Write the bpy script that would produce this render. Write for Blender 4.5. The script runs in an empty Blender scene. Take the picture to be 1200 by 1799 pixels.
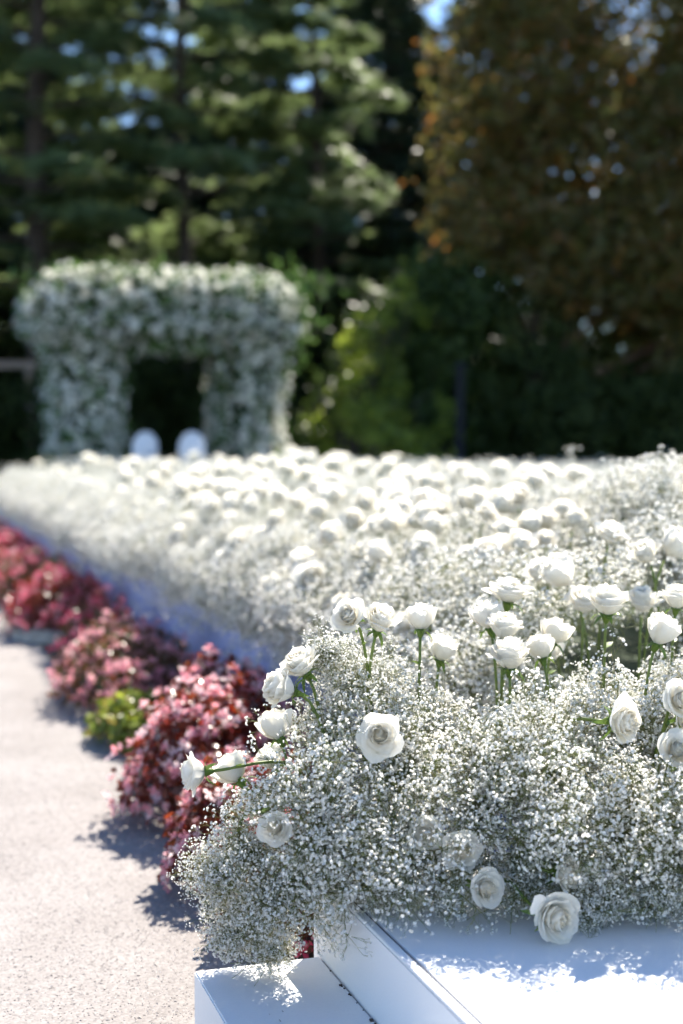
import bpy, math, random
import numpy as np
from mathutils import Vector, Matrix

S = bpy.context.scene
# ------------------------------------------------------------------ camera
YAW = math.radians(18.0)
PITCH = math.atan(125 / 2500)
cam_d = bpy.data.cameras.new('camera')
cam = bpy.data.objects.new('camera', cam_d)
S.collection.objects.link(cam)
cam.location = (0, 0, 1.2)
cam.rotation_euler = (math.pi / 2 - PITCH, 0, -YAW)
cam_d.sensor_fit = 'VERTICAL'
cam_d.sensor_height = 36.0
cam_d.sensor_width = 24.0
cam_d.lens = 50.0
cam_d.clip_start = 0.05
cam_d.clip_end = 2000
cam_d.dof.use_dof = True
cam_d.dof.focus_distance = 2.80
cam_d.dof.aperture_fstop = 1.9
cam_d.dof.aperture_blades = 0
S.camera = cam
# ------------------------------------------------------------------ sky and sun
SUN_EL = math.radians(46)
rgt = Vector((math.cos(YAW), -math.sin(YAW), 0))
fwd = Vector((math.sin(YAW), math.cos(YAW), 0))
to_sun_h = (rgt * 0.34 + fwd * 0.94).normalized()
to_sun = to_sun_h * math.cos(SUN_EL) + Vector((0, 0, math.sin(SUN_EL)))
world = bpy.data.worlds.new('World')
S.world = world
world.use_nodes = True
wn = world.node_tree
sky = wn.nodes.new('ShaderNodeTexSky')
sky.sky_type = 'NISHITA'
sky.sun_disc = False
sky.sun_elevation = SUN_EL
sky.sun_rotation = math.atan2(to_sun_h.x, to_sun_h.y)
sky.air_density = 1.0
sky.dust_density = 0.0
sky.altitude = 1500
sky.ozone_density = 3.0
bg = wn.nodes['Background']
bg.inputs['Strength'].default_value = 0.1
wn.links.new(sky.outputs[0], bg.inputs['Color'])
sun_d = bpy.data.lights.new('sun', 'SUN')
sun_d.energy = 5.0
sun_d.angle = math.radians(0.53)
sun_d.color = (1.0, 0.935, 0.82)
sun = bpy.data.objects.new('sun', sun_d)
S.collection.objects.link(sun)
sun.rotation_euler = (-to_sun).to_track_quat('-Z', 'Y').to_euler()
sun.location = (0, 0, 30)
# ------------------------------------------------------------------ exposure and render settings
S.view_settings.view_transform = 'Standard'
S.view_settings.look = 'None'
S.view_settings.gamma = 1.0
S.view_settings.use_curve_mapping = False
S.view_settings.exposure = 1.54
S.cycles.use_denoising = True
S.cycles.use_adaptive_sampling = True
S.cycles.adaptive_threshold = 0.03
S.cycles.max_bounces = 12
S.cycles.diffuse_bounces = 9
S.cycles.glossy_bounces = 3
S.cycles.transmission_bounces = 5
S.cycles.transparent_max_bounces = 8
S.cycles.sample_clamp_indirect = 6.0
S.cycles.caustics_reflective = False
S.cycles.caustics_refractive = False

rng = np.random.default_rng(11)
C = S.collection

# ================================================================== helpers
def newmesh(name, V, F, mat=None, smooth=False, mats=None, mi=None):
    V = np.asarray(V, dtype=np.float32).reshape(-1, 3)
    F = np.asarray(F, dtype=np.int32)
    me = bpy.data.meshes.new(name)
    k = F.shape[1]
    me.vertices.add(len(V)); me.vertices.foreach_set('co', V.ravel())
    me.loops.add(F.size); me.loops.foreach_set('vertex_index', F.ravel())
    me.polygons.add(len(F))
    me.polygons.foreach_set('loop_start', np.arange(0, F.size, k, dtype=np.int32))
    me.polygons.foreach_set('loop_total', np.full(len(F), k, dtype=np.int32))
    me.polygons.foreach_set('use_smooth', np.full(len(F), bool(smooth) or len(V) > 200))
    for m in (mats or ([mat] if mat else [])):
        me.materials.append(m)
    if mi is not None:
        me.polygons.foreach_set('material_index', np.asarray(mi, dtype=np.int32))
    me.update(calc_edges=True)
    return me

def link(name, data, parent=None, loc=None, rot=None, scale=None):
    o = bpy.data.objects.new(name, data)
    C.objects.link(o)
    if parent: o.parent = parent
    if loc is not None: o.location = loc
    if rot is not None: o.rotation_euler = rot
    if scale is not None: o.scale = (scale,) * 3 if np.isscalar(scale) else scale
    return o

def tag(o, label=None, cat=None, group=None, kind=None):
    if label: o['label'] = label
    if cat: o['category'] = cat
    if group: o['group'] = group
    if kind: o['kind'] = kind
    return o

def thing(name, label, cat, loc=(0, 0, 0), rz=0, group=None):
    return tag(link(name, None, loc=loc, rot=(0, 0, rz)), label, cat, group)

def box_vf(x0, x1, y0, y1, z0, z1, b=0.0):
    """box with chamfered edges of width b (all quads / tris made into tris)"""
    if b <= 0:
        V = [(x, y, z) for x in (x0, x1) for y in (y0, y1) for z in (z0, z1)]
        Q = [(0, 1, 3, 2), (4, 6, 7, 5), (0, 4, 5, 1), (2, 3, 7, 6), (0, 2, 6, 4), (1, 5, 7, 3)]
        return np.array(V, float), np.array(Q)
    import bmesh
    bm = bmesh.new()
    bmesh.ops.create_cube(bm, size=1)
    for v in bm.verts:
        v.co = ((x0 + x1) / 2 + v.co.x * (x1 - x0), (y0 + y1) / 2 + v.co.y * (y1 - y0), (z0 + z1) / 2 + v.co.z * (z1 - z0))
    bmesh.ops.bevel(bm, geom=list(bm.edges), offset=b, segments=2, affect='EDGES')
    bmesh.ops.triangulate(bm, faces=list(bm.faces))
    V = np.array([v.co[:] for v in bm.verts]); 
    bm.verts.index_update()
    F = np.array([[v.index for v in f.verts] for f in bm.faces])
    bm.free()
    return V, F

def box(name, dims, mat, parent=None, b=0.0):
    V, F = box_vf(*dims, b=b)
    return link(name, newmesh(name, V, F, mat), parent)

def tube_vf(P, r, n=6, cap=True):
    P = np.asarray(P, float); m = len(P)
    r = np.broadcast_to(np.asarray(r, float), (m,))
    T = np.gradient(P, axis=0); T /= np.linalg.norm(T, axis=1, keepdims=True) + 1e-12
    ref = np.array([0.31, 0.87, 0.38])
    A = np.cross(T, ref); A /= np.linalg.norm(A, axis=1, keepdims=True) + 1e-12
    B = np.cross(T, A)
    a = np.arange(n) * 2 * np.pi / n
    V = P[:, None] + r[:, None, None] * (A[:, None] * np.cos(a)[None, :, None] + B[:, None] * np.sin(a)[None, :, None])
    V = V.reshape(-1, 3)
    F = []
    for i in range(m - 1):
        for j in range(n):
            k = (j + 1) % n
            a0, a1, b0, b1 = i * n + j, i * n + k, (i + 1) * n + j, (i + 1) * n + k
            F += [(a0, a1, b1), (a0, b1, b0)]
    if cap:
        for j in range(1, n - 1):
            F += [(0, j + 1, j), ((m - 1) * n, (m - 1) * n + j, (m - 1) * n + j + 1)]
    return V, np.array(F)

def lathe_vf(prof, n=16):
    prof = np.asarray(prof, float)
    a = np.arange(n) * 2 * np.pi / n
    V = np.stack([prof[:, 0, None] * np.cos(a), prof[:, 0, None] * np.sin(a), np.repeat(prof[:, 1, None], n, 1)], -1).reshape(-1, 3)
    F = []
    for i in range(len(prof) - 1):
        for j in range(n):
            k = (j + 1) % n
            F += [(i * n + j, i * n + k, (i + 1) * n + k), (i * n + j, (i + 1) * n + k, (i + 1) * n + j)]
    return V, np.array(F)

def join_vf(parts):
    Vs, Fs, o = [], [], 0
    for V, F in parts:
        Vs.append(np.asarray(V, float)); Fs.append(np.asarray(F) + o); o += len(V)
    return np.concatenate(Vs), np.concatenate(Fs)

def frames(N, roll=None):
    """rotation matrices whose Z axis is N, with a random roll"""
    N = np.asarray(N, float); N = N / (np.linalg.norm(N, axis=1, keepdims=True) + 1e-9)
    n = len(N)
    ref = np.where(np.abs(N[:, 2:3]) < 0.9, np.array([[0, 0, 1.0]]), np.array([[1.0, 0, 0]]))
    X = np.cross(ref, N); X /= np.linalg.norm(X, axis=1, keepdims=True) + 1e-9
    Y = np.cross(N, X)
    if roll is None: roll = rng.uniform(0, 2 * np.pi, n)
    c, s = np.cos(roll)[:, None], np.sin(roll)[:, None]
    return np.stack([X * c + Y * s, -X * s + Y * c, N], -1)

def scatter_vf(T, TF, P, Rm, sc):
    T = np.asarray(T, float); TF = np.asarray(TF)
    n = len(P); sc = np.broadcast_to(np.asarray(sc, float), (n,))
    V = np.einsum('nij,kj->nki', Rm, T) * sc[:, None, None] + np.asarray(P)[:, None]
    F = TF[None] + (np.arange(n) * len(T))[:, None, None]
    return V.reshape(-1, 3), F.reshape(-1, TF.shape[1])

def rand_dirs(n, up=0.0):
    v = rng.normal(size=(n, 3)); v /= np.linalg.norm(v, axis=1, keepdims=True)
    v[:, 2] += up
    return v / (np.linalg.norm(v, axis=1, keepdims=True) + 1e-9)

def vnoise(x, y, f=1.0, seed=0):
    x = np.asarray(x) * f + seed * 7.1; y = np.asarray(y) * f + seed * 3.7
    return (np.sin(x * 1.7 + 1.3 * np.sin(y * 1.1)) + np.sin(y * 2.1 + 1.7 * np.sin(x * 0.9 + 2)) + np.sin((x + y) * 3.3 + 1)) / 3

# ================================================================== materials
def mat(name):
    m = bpy.data.materials.new(name); m.use_nodes = True
    nt = m.node_tree; nt.nodes.clear()
    out = nt.nodes.new('ShaderNodeOutputMaterial')
    return m, nt, out

def ramp(nt, src, stops):
    r = nt.nodes.new('ShaderNodeValToRGB')
    e = r.color_ramp.elements
    while len(e) < len(stops): e.new(0.5)
    for i, (p, c) in enumerate(stops):
        e[i].position = p; e[i].color = (*c, 1)
    nt.links.new(src, r.inputs[0])
    return r.outputs[0]

def leafy(name, cols, trans=0.35, rough=0.5, spec=0.3, tcol=None, rand='island', tint=1.0):
    """thin living tissue: diffuse + gloss + light passing through; colour varies from piece to piece"""
    m, nt, out = mat(name)
    if rand == 'island':
        g = nt.nodes.new('ShaderNodeNewGeometry'); src = g.outputs['Random Per Island']
    else:
        g = nt.nodes.new('ShaderNodeObjectInfo'); src = g.outputs['Random']
    n = len(cols)
    col = ramp(nt, src, [(i / max(1, n - 1), c) for i, c in enumerate(cols)])
    p = nt.nodes.new('ShaderNodeBsdfPrincipled')
    p.inputs['Roughness'].default_value = rough
    p.inputs['Specular IOR Level'].default_value = spec
    nt.links.new(col, p.inputs['Base Color'])
    t = nt.nodes.new('ShaderNodeBsdfTranslucent')
    if tcol:
        mx = nt.nodes.new('ShaderNodeMix'); mx.data_type = 'RGBA'; mx.blend_type = 'MULTIPLY'
        mx.inputs[0].default_value = 1.0
        mx.inputs[7].default_value = (*tcol, 1)
        nt.links.new(col, mx.inputs[6]); nt.links.new(mx.outputs[2], t.inputs['Color'])
    else:
        nt.links.new(col, t.inputs['Color'])
    s = nt.nodes.new('ShaderNodeMixShader'); s.inputs[0].default_value = trans
    nt.links.new(p.outputs[0], s.inputs[1]); nt.links.new(t.outputs[0], s.inputs[2])
    nt.links.new(s.outputs[0], out.inputs[0])
    return m

def petal_mat(name, base, tip, trans):
    """rose petal: warmer near its base, fine veins, light passes through"""
    m, nt, out = mat(name)
    tc = nt.nodes.new('ShaderNodeTexCoord')
    nz = nt.nodes.new('ShaderNodeTexNoise'); nz.inputs['Scale'].default_value = 38; nz.inputs['Detail'].default_value = 4
    mp = nt.nodes.new('ShaderNodeMapping'); mp.inputs['Scale'].default_value = (1, 1, 0.25)
    nt.links.new(tc.outputs['Object'], mp.inputs[0]); nt.links.new(mp.outputs[0], nz.inputs['Vector'])
    n2 = nt.nodes.new('ShaderNodeTexNoise'); n2.inputs['Scale'].default_value = 25
    nt.links.new(tc.outputs['Object'], n2.inputs['Vector'])
    col = ramp(nt, n2.outputs[0], [(0.3, base), (0.62, tip)])
    p = nt.nodes.new('ShaderNodeBsdfPrincipled')
    p.inputs['Roughness'].default_value = 0.55; p.inputs['Specular IOR Level'].default_value = 0.25
    bp = nt.nodes.new('ShaderNodeBump'); bp.inputs['Strength'].default_value = 0.35; bp.inputs['Distance'].default_value = 0.002
    nt.links.new(nz.outputs[0], bp.inputs['Height'])
    nt.links.new(bp.outputs[0], p.inputs['Normal'])
    nt.links.new(col, p.inputs['Base Color'])
    t = nt.nodes.new('ShaderNodeBsdfTranslucent'); nt.links.new(col, t.inputs['Color'])
    s = nt.nodes.new('ShaderNodeMixShader'); s.inputs[0].default_value = trans
    nt.links.new(p.outputs[0], s.inputs[1]); nt.links.new(t.outputs[0], s.inputs[2])
    nt.links.new(s.outputs[0], out.inputs[0])
    return m

def solid(name, c0, c1, scale=8.0, rough=0.6, bump=0.2, dist=0.01, spec=0.4, detail=6, stretch=(1, 1, 1)):
    m, nt, out = mat(name)
    tc = nt.nodes.new('ShaderNodeTexCoord')
    mp = nt.nodes.new('ShaderNodeMapping'); mp.inputs['Scale'].default_value = stretch
    nt.links.new(tc.outputs['Object'], mp.inputs[0])
    nz = nt.nodes.new('ShaderNodeTexNoise'); nz.inputs['Scale'].default_value = scale; nz.inputs['Detail'].default_value = detail
    nt.links.new(mp.outputs[0], nz.inputs['Vector'])
    col = ramp(nt, nz.outputs[0], [(0.3, c0), (0.7, c1)])
    p = nt.nodes.new('ShaderNodeBsdfPrincipled')
    p.inputs['Roughness'].default_value = rough; p.inputs['Specular IOR Level'].default_value = spec
    nt.links.new(col, p.inputs['Base Color'])
    if bump:
        bp = nt.nodes.new('ShaderNodeBump'); bp.inputs['Strength'].default_value = bump; bp.inputs['Distance'].default_value = dist
        nt.links.new(nz.outputs[0], bp.inputs['Height']); nt.links.new(bp.outputs[0], p.inputs['Normal'])
    nt.links.new(p.outputs[0], out.inputs[0])
    return m

def gravel_mat():
    m, nt, out = mat('gravel')
    tc = nt.nodes.new('ShaderNodeTexCoord')
    v = nt.nodes.new('ShaderNodeTexVoronoi'); v.inputs['Scale'].default_value = 150
    nt.links.new(tc.outputs['Object'], v.inputs['Vector'])
    n = nt.nodes.new('ShaderNodeTexNoise'); n.inputs['Scale'].default_value = 2.2; n.inputs['Detail'].default_value = 8
    nt.links.new(tc.outputs['Object'], n.inputs['Vector'])
    c1 = ramp(nt, v.outputs['Color'], [(0.0, (0.205, 0.187, 0.18)), (0.45, (0.28, 0.256, 0.248)), (1.0, (0.345, 0.32, 0.31))])
    c2 = ramp(nt, n.outputs[0], [(0.35, (0.82, 0.81, 0.80)), (0.65, (1.0, 1.0, 1.0))])
    mx = nt.nodes.new('ShaderNodeMix'); mx.data_type = 'RGBA'; mx.blend_type = 'MULTIPLY'; mx.inputs[0].default_value = 1.0
    nt.links.new(c1, mx.inputs[6]); nt.links.new(c2, mx.inputs[7])
    p = nt.nodes.new('ShaderNodeBsdfPrincipled'); p.inputs['Roughness'].default_value = 0.85; p.inputs['Specular IOR Level'].default_value = 0.2
    nt.links.new(mx.outputs[2], p.inputs['Base Color'])
    bp = nt.nodes.new('ShaderNodeBump'); bp.inputs['Strength'].default_value = 0.3; bp.inputs['Distance'].default_value = 0.002; bp.invert = True
    nt.links.new(v.outputs['Distance'], bp.inputs['Height']); nt.links.new(bp.outputs[0], p.inputs['Normal'])
    nt.links.new(p.outputs[0], out.inputs[0])
    return m

M = {}
M['petal'] = petal_mat('rose_petal', (0.90, 0.855, 0.75), (0.935, 0.918, 0.865), 0.5)
M['heart'] = petal_mat('rose_heart', (0.93, 0.85, 0.67), (0.94, 0.915, 0.85), 0.6)
M['stem'] = solid('rose_stem', (0.085, 0.13, 0.02), (0.17, 0.22, 0.05), 30, 0.45, 0.1, 0.001)
M['sepal'] = leafy('sepal', [(0.10, 0.17, 0.03), (0.17, 0.25, 0.05)], 0.3, 0.45)
M['gyp'] = leafy('baby_breath_blossom', [(0.90, 0.885, 0.84), (0.95, 0.945, 0.92), (0.95, 0.94, 0.91), (0.89, 0.85, 0.79)], 0.52, 0.7, 0.1)
M['gyp_bed'] = leafy('baby_breath_bed_blossom', [(0.84, 0.825, 0.775), (0.89, 0.88, 0.845), (0.90, 0.89, 0.855), (0.78, 0.745, 0.68)], 0.46, 0.7, 0.1)
M['gypstem'] = leafy('baby_breath_stem', [(0.17, 0.21, 0.06), (0.26, 0.31, 0.11), (0.25, 0.21, 0.12)], 0.3, 0.6, 0.2)
M['white'] = solid('white_paint', (0.76, 0.76, 0.77), (0.80, 0.80, 0.805), 240, 0.55, 0.12, 0.001, 0.35)
M['whiteedge'] = solid('white_edge_trim', (0.74, 0.74, 0.76), (0.80, 0.80, 0.81), 90, 0.6, 0.1, 0.001)
M['seam'] = solid('seam_shadow_gap', (0.05, 0.05, 0.07), (0.09, 0.09, 0.11), 60, 0.9, 0)
M['skirt'] = solid('white_skirting_blue_shade', (0.30, 0.35, 0.66), (0.44, 0.49, 0.74), 3.0, 0.42, 0.05, 0.002)  # white side wall; the blue of sky-lit shade is put into its colour
M['gravel'] = gravel_mat()
M['pebble'] = leafy('pebble', [(0.15, 0.137, 0.132), (0.26, 0.239, 0.231), (0.305, 0.281, 0.273), (0.40, 0.373, 0.362)], 0.0, 0.85, 0.2, rand='object')
M['soil'] = solid('soil', (0.035, 0.025, 0.018), (0.09, 0.065, 0.045), 30, 0.95, 0.8, 0.02)
M['ground'] = solid('leaf_litter_ground', (0.045, 0.05, 0.025), (0.10, 0.085, 0.05), 3, 0.95, 0.5, 0.03)
M['stone'] = solid('edging_stone', (0.22, 0.215, 0.20), (0.38, 0.37, 0.35), 14, 0.85, 0.6, 0.01)
M['bark'] = solid('bark', (0.035, 0.027, 0.022), (0.10, 0.075, 0.06), 6, 0.9, 0.8, 0.05, stretch=(3, 3, 0.6))
M['bark_red'] = solid('reddish_bark', (0.09, 0.05, 0.035), (0.20, 0.115, 0.08), 6, 0.9, 0.8, 0.05, stretch=(3, 3, 0.6))
M['steel'] = solid('dark_navy_metal', (0.008, 0.009, 0.014), (0.013, 0.015, 0.022), 20, 0.6, 0, spec=0.2)
M['wood'] = solid('weathered_wood', (0.22, 0.16, 0.12), (0.36, 0.28, 0.22), 10, 0.8, 0.4, 0.01, stretch=(0.4, 4, 4))
M['foam'] = solid('floral_foam', (0.012, 0.05, 0.03), (0.02, 0.09, 0.05), 60, 0.9, 0.3, 0.003)
M['core'] = solid('moss_core', (0.02, 0.035, 0.015), (0.045, 0.07, 0.03), 12, 0.9, 0.5, 0.03)
M['chair'] = solid('white_chair_lacquer', (0.74, 0.74, 0.78), (0.80, 0.80, 0.83), 20, 0.35, 0)
M['debris'] = solid('dry_debris', (0.02, 0.015, 0.012), (0.09, 0.06, 0.04), 200, 0.9, 0)

# ================================================================== the setting
def sheet(name, x0, x1, y0, y1, z, m, n=1):
    V, F = [], []
    xs = np.linspace(x0, x1, n + 1); ys = np.linspace(y0, y1, n + 1)
    V = [(x, y, z) for y in ys for x in xs]
    F = [(j * (n + 1) + i, j * (n + 1) + i + 1, (j + 1) * (n + 1) + i + 1, (j + 1) * (n + 1) + i) for j in range(n) for i in range(n)]
    return tag(link(name, newmesh(name, V, F, m)), kind='structure')

sheet('ground', -400, 400, -400, 400, -0.008, M['ground'])
sheet('gravel_path', -6.0, 0.88, -4.0, 24.0, 0.0, M['gravel'])
sheet('planting_bed_soil', 0.88, 1.50, 2.74, 19.0, 0.004, M['soil'])

# instancing of uncountable small stuff ---------------------------------------
def stuff_instances(name, protos, P, N, sc, label, cat, roll=None):
    """ONE stuff object: points that carry a sprig each (geometry nodes)"""
    coll = bpy.data.collections.new(name + '_sprigs')
    for i, me in enumerate(protos):
        o = bpy.data.objects.new('%s_form_%02d' % (name, i), me); coll.objects.link(o)
    P = np.asarray(P, np.float32); n = len(P)
    me = bpy.data.meshes.new(name)
    me.vertices.add(n); me.vertices.foreach_set('co', P.ravel())
    Rm = frames(N, roll)
    eul = np.array([Matrix(r).to_euler()[:] for r in Rm], np.float32)
    a = me.attributes.new('rot', 'FLOAT_VECTOR', 'POINT'); a.data.foreach_set('vector', eul.ravel())
    a = me.attributes.new('scl', 'FLOAT', 'POINT'); a.data.foreach_set('value', np.broadcast_to(sc, (n,)).astype(np.float32).copy())
    a = me.attributes.new('idx', 'INT', 'POINT'); a.data.foreach_set('value', rng.integers(0, len(protos), n).astype(np.int32))
    o = link(name, me)
    g = bpy.data.node_groups.new(name, 'GeometryNodeTree')
    g.interface.new_socket('Geometry', in_out='INPUT', socket_type='NodeSocketGeometry')
    g.interface.new_socket('Geometry', in_out='OUTPUT', socket_type='NodeSocketGeometry')
    gi = g.nodes.new('NodeGroupInput'); go = g.nodes.new('NodeGroupOutput')
    iop = g.nodes.new('GeometryNodeInstanceOnPoints')
    ci = g.nodes.new('GeometryNodeCollectionInfo')
    ci.inputs['Collection'].default_value = coll
    ci.inputs['Separate Children'].default_value = True
    ci.inputs['Reset Children'].default_value = True
    iop.inputs['Pick Instance'].default_value = True
    def na(nm, ty):
        q = g.nodes.new('GeometryNodeInputNamedAttribute'); q.data_type = ty; q.inputs['Name'].default_value = nm
        return [s for s in q.outputs if s.enabled and s.name == 'Attribute'][0]
    e2r = g.nodes.new('FunctionNodeEulerToRotation')
    g.links.new(na('rot', 'FLOAT_VECTOR'), e2r.inputs[0])
    g.links.new(gi.outputs[0], iop.inputs['Points'])
    g.links.new(ci.outputs[0], iop.inputs['Instance'])
    g.links.new(na('idx', 'INT'), iop.inputs['Instance Index'])
    g.links.new(e2r.outputs[0], iop.inputs['Rotation'])
    g.links.new(na('scl', 'FLOAT'), iop.inputs['Scale'])
    g.links.new(iop.outputs[0], go.inputs[0])
    md = o.modifiers.new('sprigs', 'NODES'); md.node_group = g
    tag(o, label, cat, kind='stuff')
    return o

# loose pebbles lying on the near part of the path
peb = []
for k in range(6):
    V = rand_dirs(10) * rng.uniform(0.7, 1.1, (10, 1)); V[:, 2] *= 0.4
    import bmesh
    bm = bmesh.new()
    for v in V: bm.verts.new(v)
    bmesh.ops.convex_hull(bm, input=list(bm.verts))
    bmesh.ops.triangulate(bm, faces=list(bm.faces))
    loose = [v for v in bm.verts if not v.link_faces]
    bmesh.ops.delete(bm, geom=loose, context='VERTS')
    bm.verts.index_update()
    peb.append(newmesh('pebble', [v.co[:] for v in bm.verts], [[v.index for v in f.verts] for f in bm.faces], M['pebble'], smooth=False))
    bm.free()
n = 80000
yy = 1.6 + 5.4 * rng.random(n) ** 1.5
xx = -1.9 + 2.78 * rng.random(n)
keep = (xx > 0.25 * yy * 0 - 0.12 * yy - 0.9)
pp = np.stack([xx, yy, np.full(n, 0.0002)], 1)[keep]
stuff_instances('gravel_stones', peb, pp, rand_dirs(len(pp)) * 0.4 + np.array([0, 0, 1]), rng.uniform(0.0016, 0.0038, len(pp)) * (1 + 0.5 * (rng.random(len(pp)) < 0.06)),
                'fine pale grey gravel covering the path on the left', 'gravel')

# ================================================================== entry platform of two white steps
def build_platform():
    t = thing('entry_platform', 'white painted stepped platform in front of the flowers, lower right corner', 'platform', (0.833, 2.75, 0))
    X, Y = -0.845, -2.75
    low = box('lower_step', (0.585 + X, 0.842 + X, -1.2 + Y, 2.70 + Y, 0.0, 0.16), M['white'], t, 0.003)
    up = box('upper_step', (0.845 + X, 4.2 + X, -1.2 + Y, 2.75 + Y, 0.0, 0.314), M['white'], t, 0.003)
    # thin edge trim, a dark joint, then the top boards
    box('edge_trim', (0.845 + X, 0.862 + X, -1.2 + Y, 2.75 + Y, 0.3142, 0.320), M['whiteedge'], t, 0.0012)
    box('joint', (0.8625 + X, 0.8675 + X, -1.2 + Y, 2.75 + Y, 0.3142, 0.3158), M['seam'], t)
    for (a, b) in ((0.868, 2.08), (2.085, 3.30), (3.305, 4.2)):
        box('top_board', (a + X, b + X, -1.2 + Y, 2.75 + Y, 0.3142, 0.320), M['white'], t, 0.0012)
    # bits of dirt caught in the corner between tread and riser
    Vs = []
    for i in range(30):
        y = 2.64 - rng.random() ** 1.2 * 0.9; s = rng.uniform(0.0007, 0.0021) * (1.5 if rng.random() < .15 else 1)
        V, F = box_vf(-s, s, -s * rng.uniform(0.6, 2.2), s, 0, s * 0.9)
        Vs.append((V + np.array([0.8405 - s - abs(rng.normal(0, 0.003)) + X, y + Y, 0.1605]), F))
    for i in range(7):
        s = rng.uniform(0.0005, 0.0011)
        V, F = box_vf(-s * 4, s * 4, -s * .5, s * .5, 0, s * 0.6)
        a = rng.uniform(0, 3.1); c_, s_ = math.cos(a), math.sin(a)
        V = np.stack([V[:, 0] * c_ - V[:, 1] * s_, V[:, 0] * s_ + V[:, 1] * c_, V[:, 2]], 1)
        Vs.append((V + np.array([rng.uniform(0.62, 0.83) + X, rng.uniform(2.1, 2.6) + Y, 0.1605]), F))
    V, F = join_vf(Vs)
    tag(link('debris', newmesh('debris', V, F, M['debris']), t), kind='stuff')
build_platform()

# long raised plinth the flower field stands on
def build_plinth():
    t = thing('flower_plinth', 'long raised plinth with white side coloured in blue shade under the flower field', 'plinth', (1.45, 3.0, 0))
    X, Y = -1.45, -3.0
    box('deck', (1.47 + X, 9.0 + X, 3.0 + Y, 17.6 + Y, 0.0, 0.47), M['white'], t, 0.004)
    box('added_foam_layer', (1.50 + X, 8.97 + X, 3.03 + Y, 17.57 + Y, 0.472, 0.53), M['core'], t, 0.01)  # dark layer added so the white deck bounces less light into the flowers
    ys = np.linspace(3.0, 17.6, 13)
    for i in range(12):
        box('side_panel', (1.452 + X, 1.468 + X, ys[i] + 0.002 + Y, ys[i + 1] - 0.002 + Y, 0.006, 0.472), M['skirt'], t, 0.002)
build_plinth()
st = thing('ceremony_stage', 'low white stage under the flower arch', 'stage', (4.0, 18.2, 0))
box('deck', (-2.6, 3.0, -0.5, 5.2, 0.0, 0.32), M['white'], st, 0.004)
box('nosing', (-2.6, 3.0, -0.512, -0.502, 0.27, 0.322), M['whiteedge'], st)

# ================================================================== baby's breath sprigs
def gyp_blossom(k):
    """tiny double blossom: two ruffled rings of petals round a raised centre"""
    r = np.random.default_rng(100 + k)
    V = [(0, 0, -0.35)]; F = []
    for ring, (n, R, h) in enumerate(((10, 1.0, 0.18), (8, 0.62, 0.55))):
        o = len(V)
        for j in range(n):
            a = 2 * math.pi * (j + 0.5 * ring) / n
            rr = R * (1.0 if j % 2 == 0 else 0.72) * r.uniform(0.88, 1.12)
            V.append((rr * math.cos(a), rr * math.sin(a), h * r.uniform(0.5, 1.4)))
        c = 0 if ring == 0 else len(V)
        if ring == 1:
            V.append((0, 0, 0.12)); c = len(V) - 1
        for j in range(n): F.append((c, o + j, o + (j + 1) % n))
    return np.array(V), np.array(F)

def gyp_sprig(seed, nb=6, spread=0.055, length=0.17, size=0.0034, sw=1.0, fan=4, bm='gyp'):
    r = np.random.default_rng(seed)
    ribs = []; tips = []
    def seg(p, q, w):
        ribs.append((p, q, w))
    def grow(p, d, L, lvl, w):
        q = p + d * L
        mid = p + d * L * 0.5 + r.normal(0, L * 0.05, 3)
        seg(p, mid, w); seg(mid, q, w * 0.85)
        if lvl == 0:
            tips.append((q, d)); return
        for c in range(2 if lvl > 1 else r.integers(2, 4)):
            v = r.normal(size=3); v -= d * v.dot(d); v /= np.linalg.norm(v) + 1e-9
            nd = d + v * r.uniform(0.45, 1.0); nd[2] += 0.08; nd /= np.linalg.norm(nd)
            grow(q, nd, L * r.uniform(0.55, 0.8), lvl - 1, w * 0.75)
    base = np.array([0, 0, 0.0]); d0 = np.array([0, 0, 1.0])
    p = base
    for i in range(nb):
        q = p + (d0 + r.normal(0, 0.12, 3)) * length / nb
        seg(p, q, 0.0009 * sw)
        if i >= 1:
            for c in range(fan):
                v = r.normal(size=3); v[2] = abs(v[2]) * 0.4 + 0.55; v /= np.linalg.norm(v)
                grow(q, v, spread * r.uniform(0.35, 0.6), 2, 0.00048 * sw)
        p = q
    grow(p, d0, spread * 0.4, 2, 0.00048 * sw)
    Vs, Fs, MI, o = [], [], [], 0
    for (a, b, w) in ribs:
        d = b - a; d /= np.linalg.norm(d) + 1e-9
        x = np.cross(d, [0.3, 0.5, 0.8]); x /= np.linalg.norm(x) + 1e-9; y = np.cross(d, x)
        ring = [x * w, (-0.5 * x + 0.87 * y) * w, (-0.5 * x - 0.87 * y) * w]
        Vs += [a + q for q in ring] + [b + q for q in ring]
        for j in range(3):
            k = (j + 1) % 3
            Fs += [(o + j, o + k, o + 3 + k), (o + j, o + 3 + k, o + 3 + j)]
        MI += [1] * 6; o += 6
    T = [gyp_blossom(k) for k in range(4)]
    for (q, d) in tips:
        bV, bF = T[r.integers(0, 4)]
        dd = d + r.normal(0, 0.35, 3)
        Rm = frames([dd], np.array([r.uniform(0, 6.28)]))[0]
        s = size * (r.uniform(0.75, 1.25) if r.random() < 0.8 else r.uniform(0.35, 0.6))
        V = bV @ Rm.T * s + q
        Vs += list(V); Fs += [tuple(f + o) for f in bF]; MI += [0] * len(bF); o += len(V)
    return newmesh('sprig', Vs, Fs, mats=[M[bm], M['gypstem']], mi=MI), len(tips)

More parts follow.
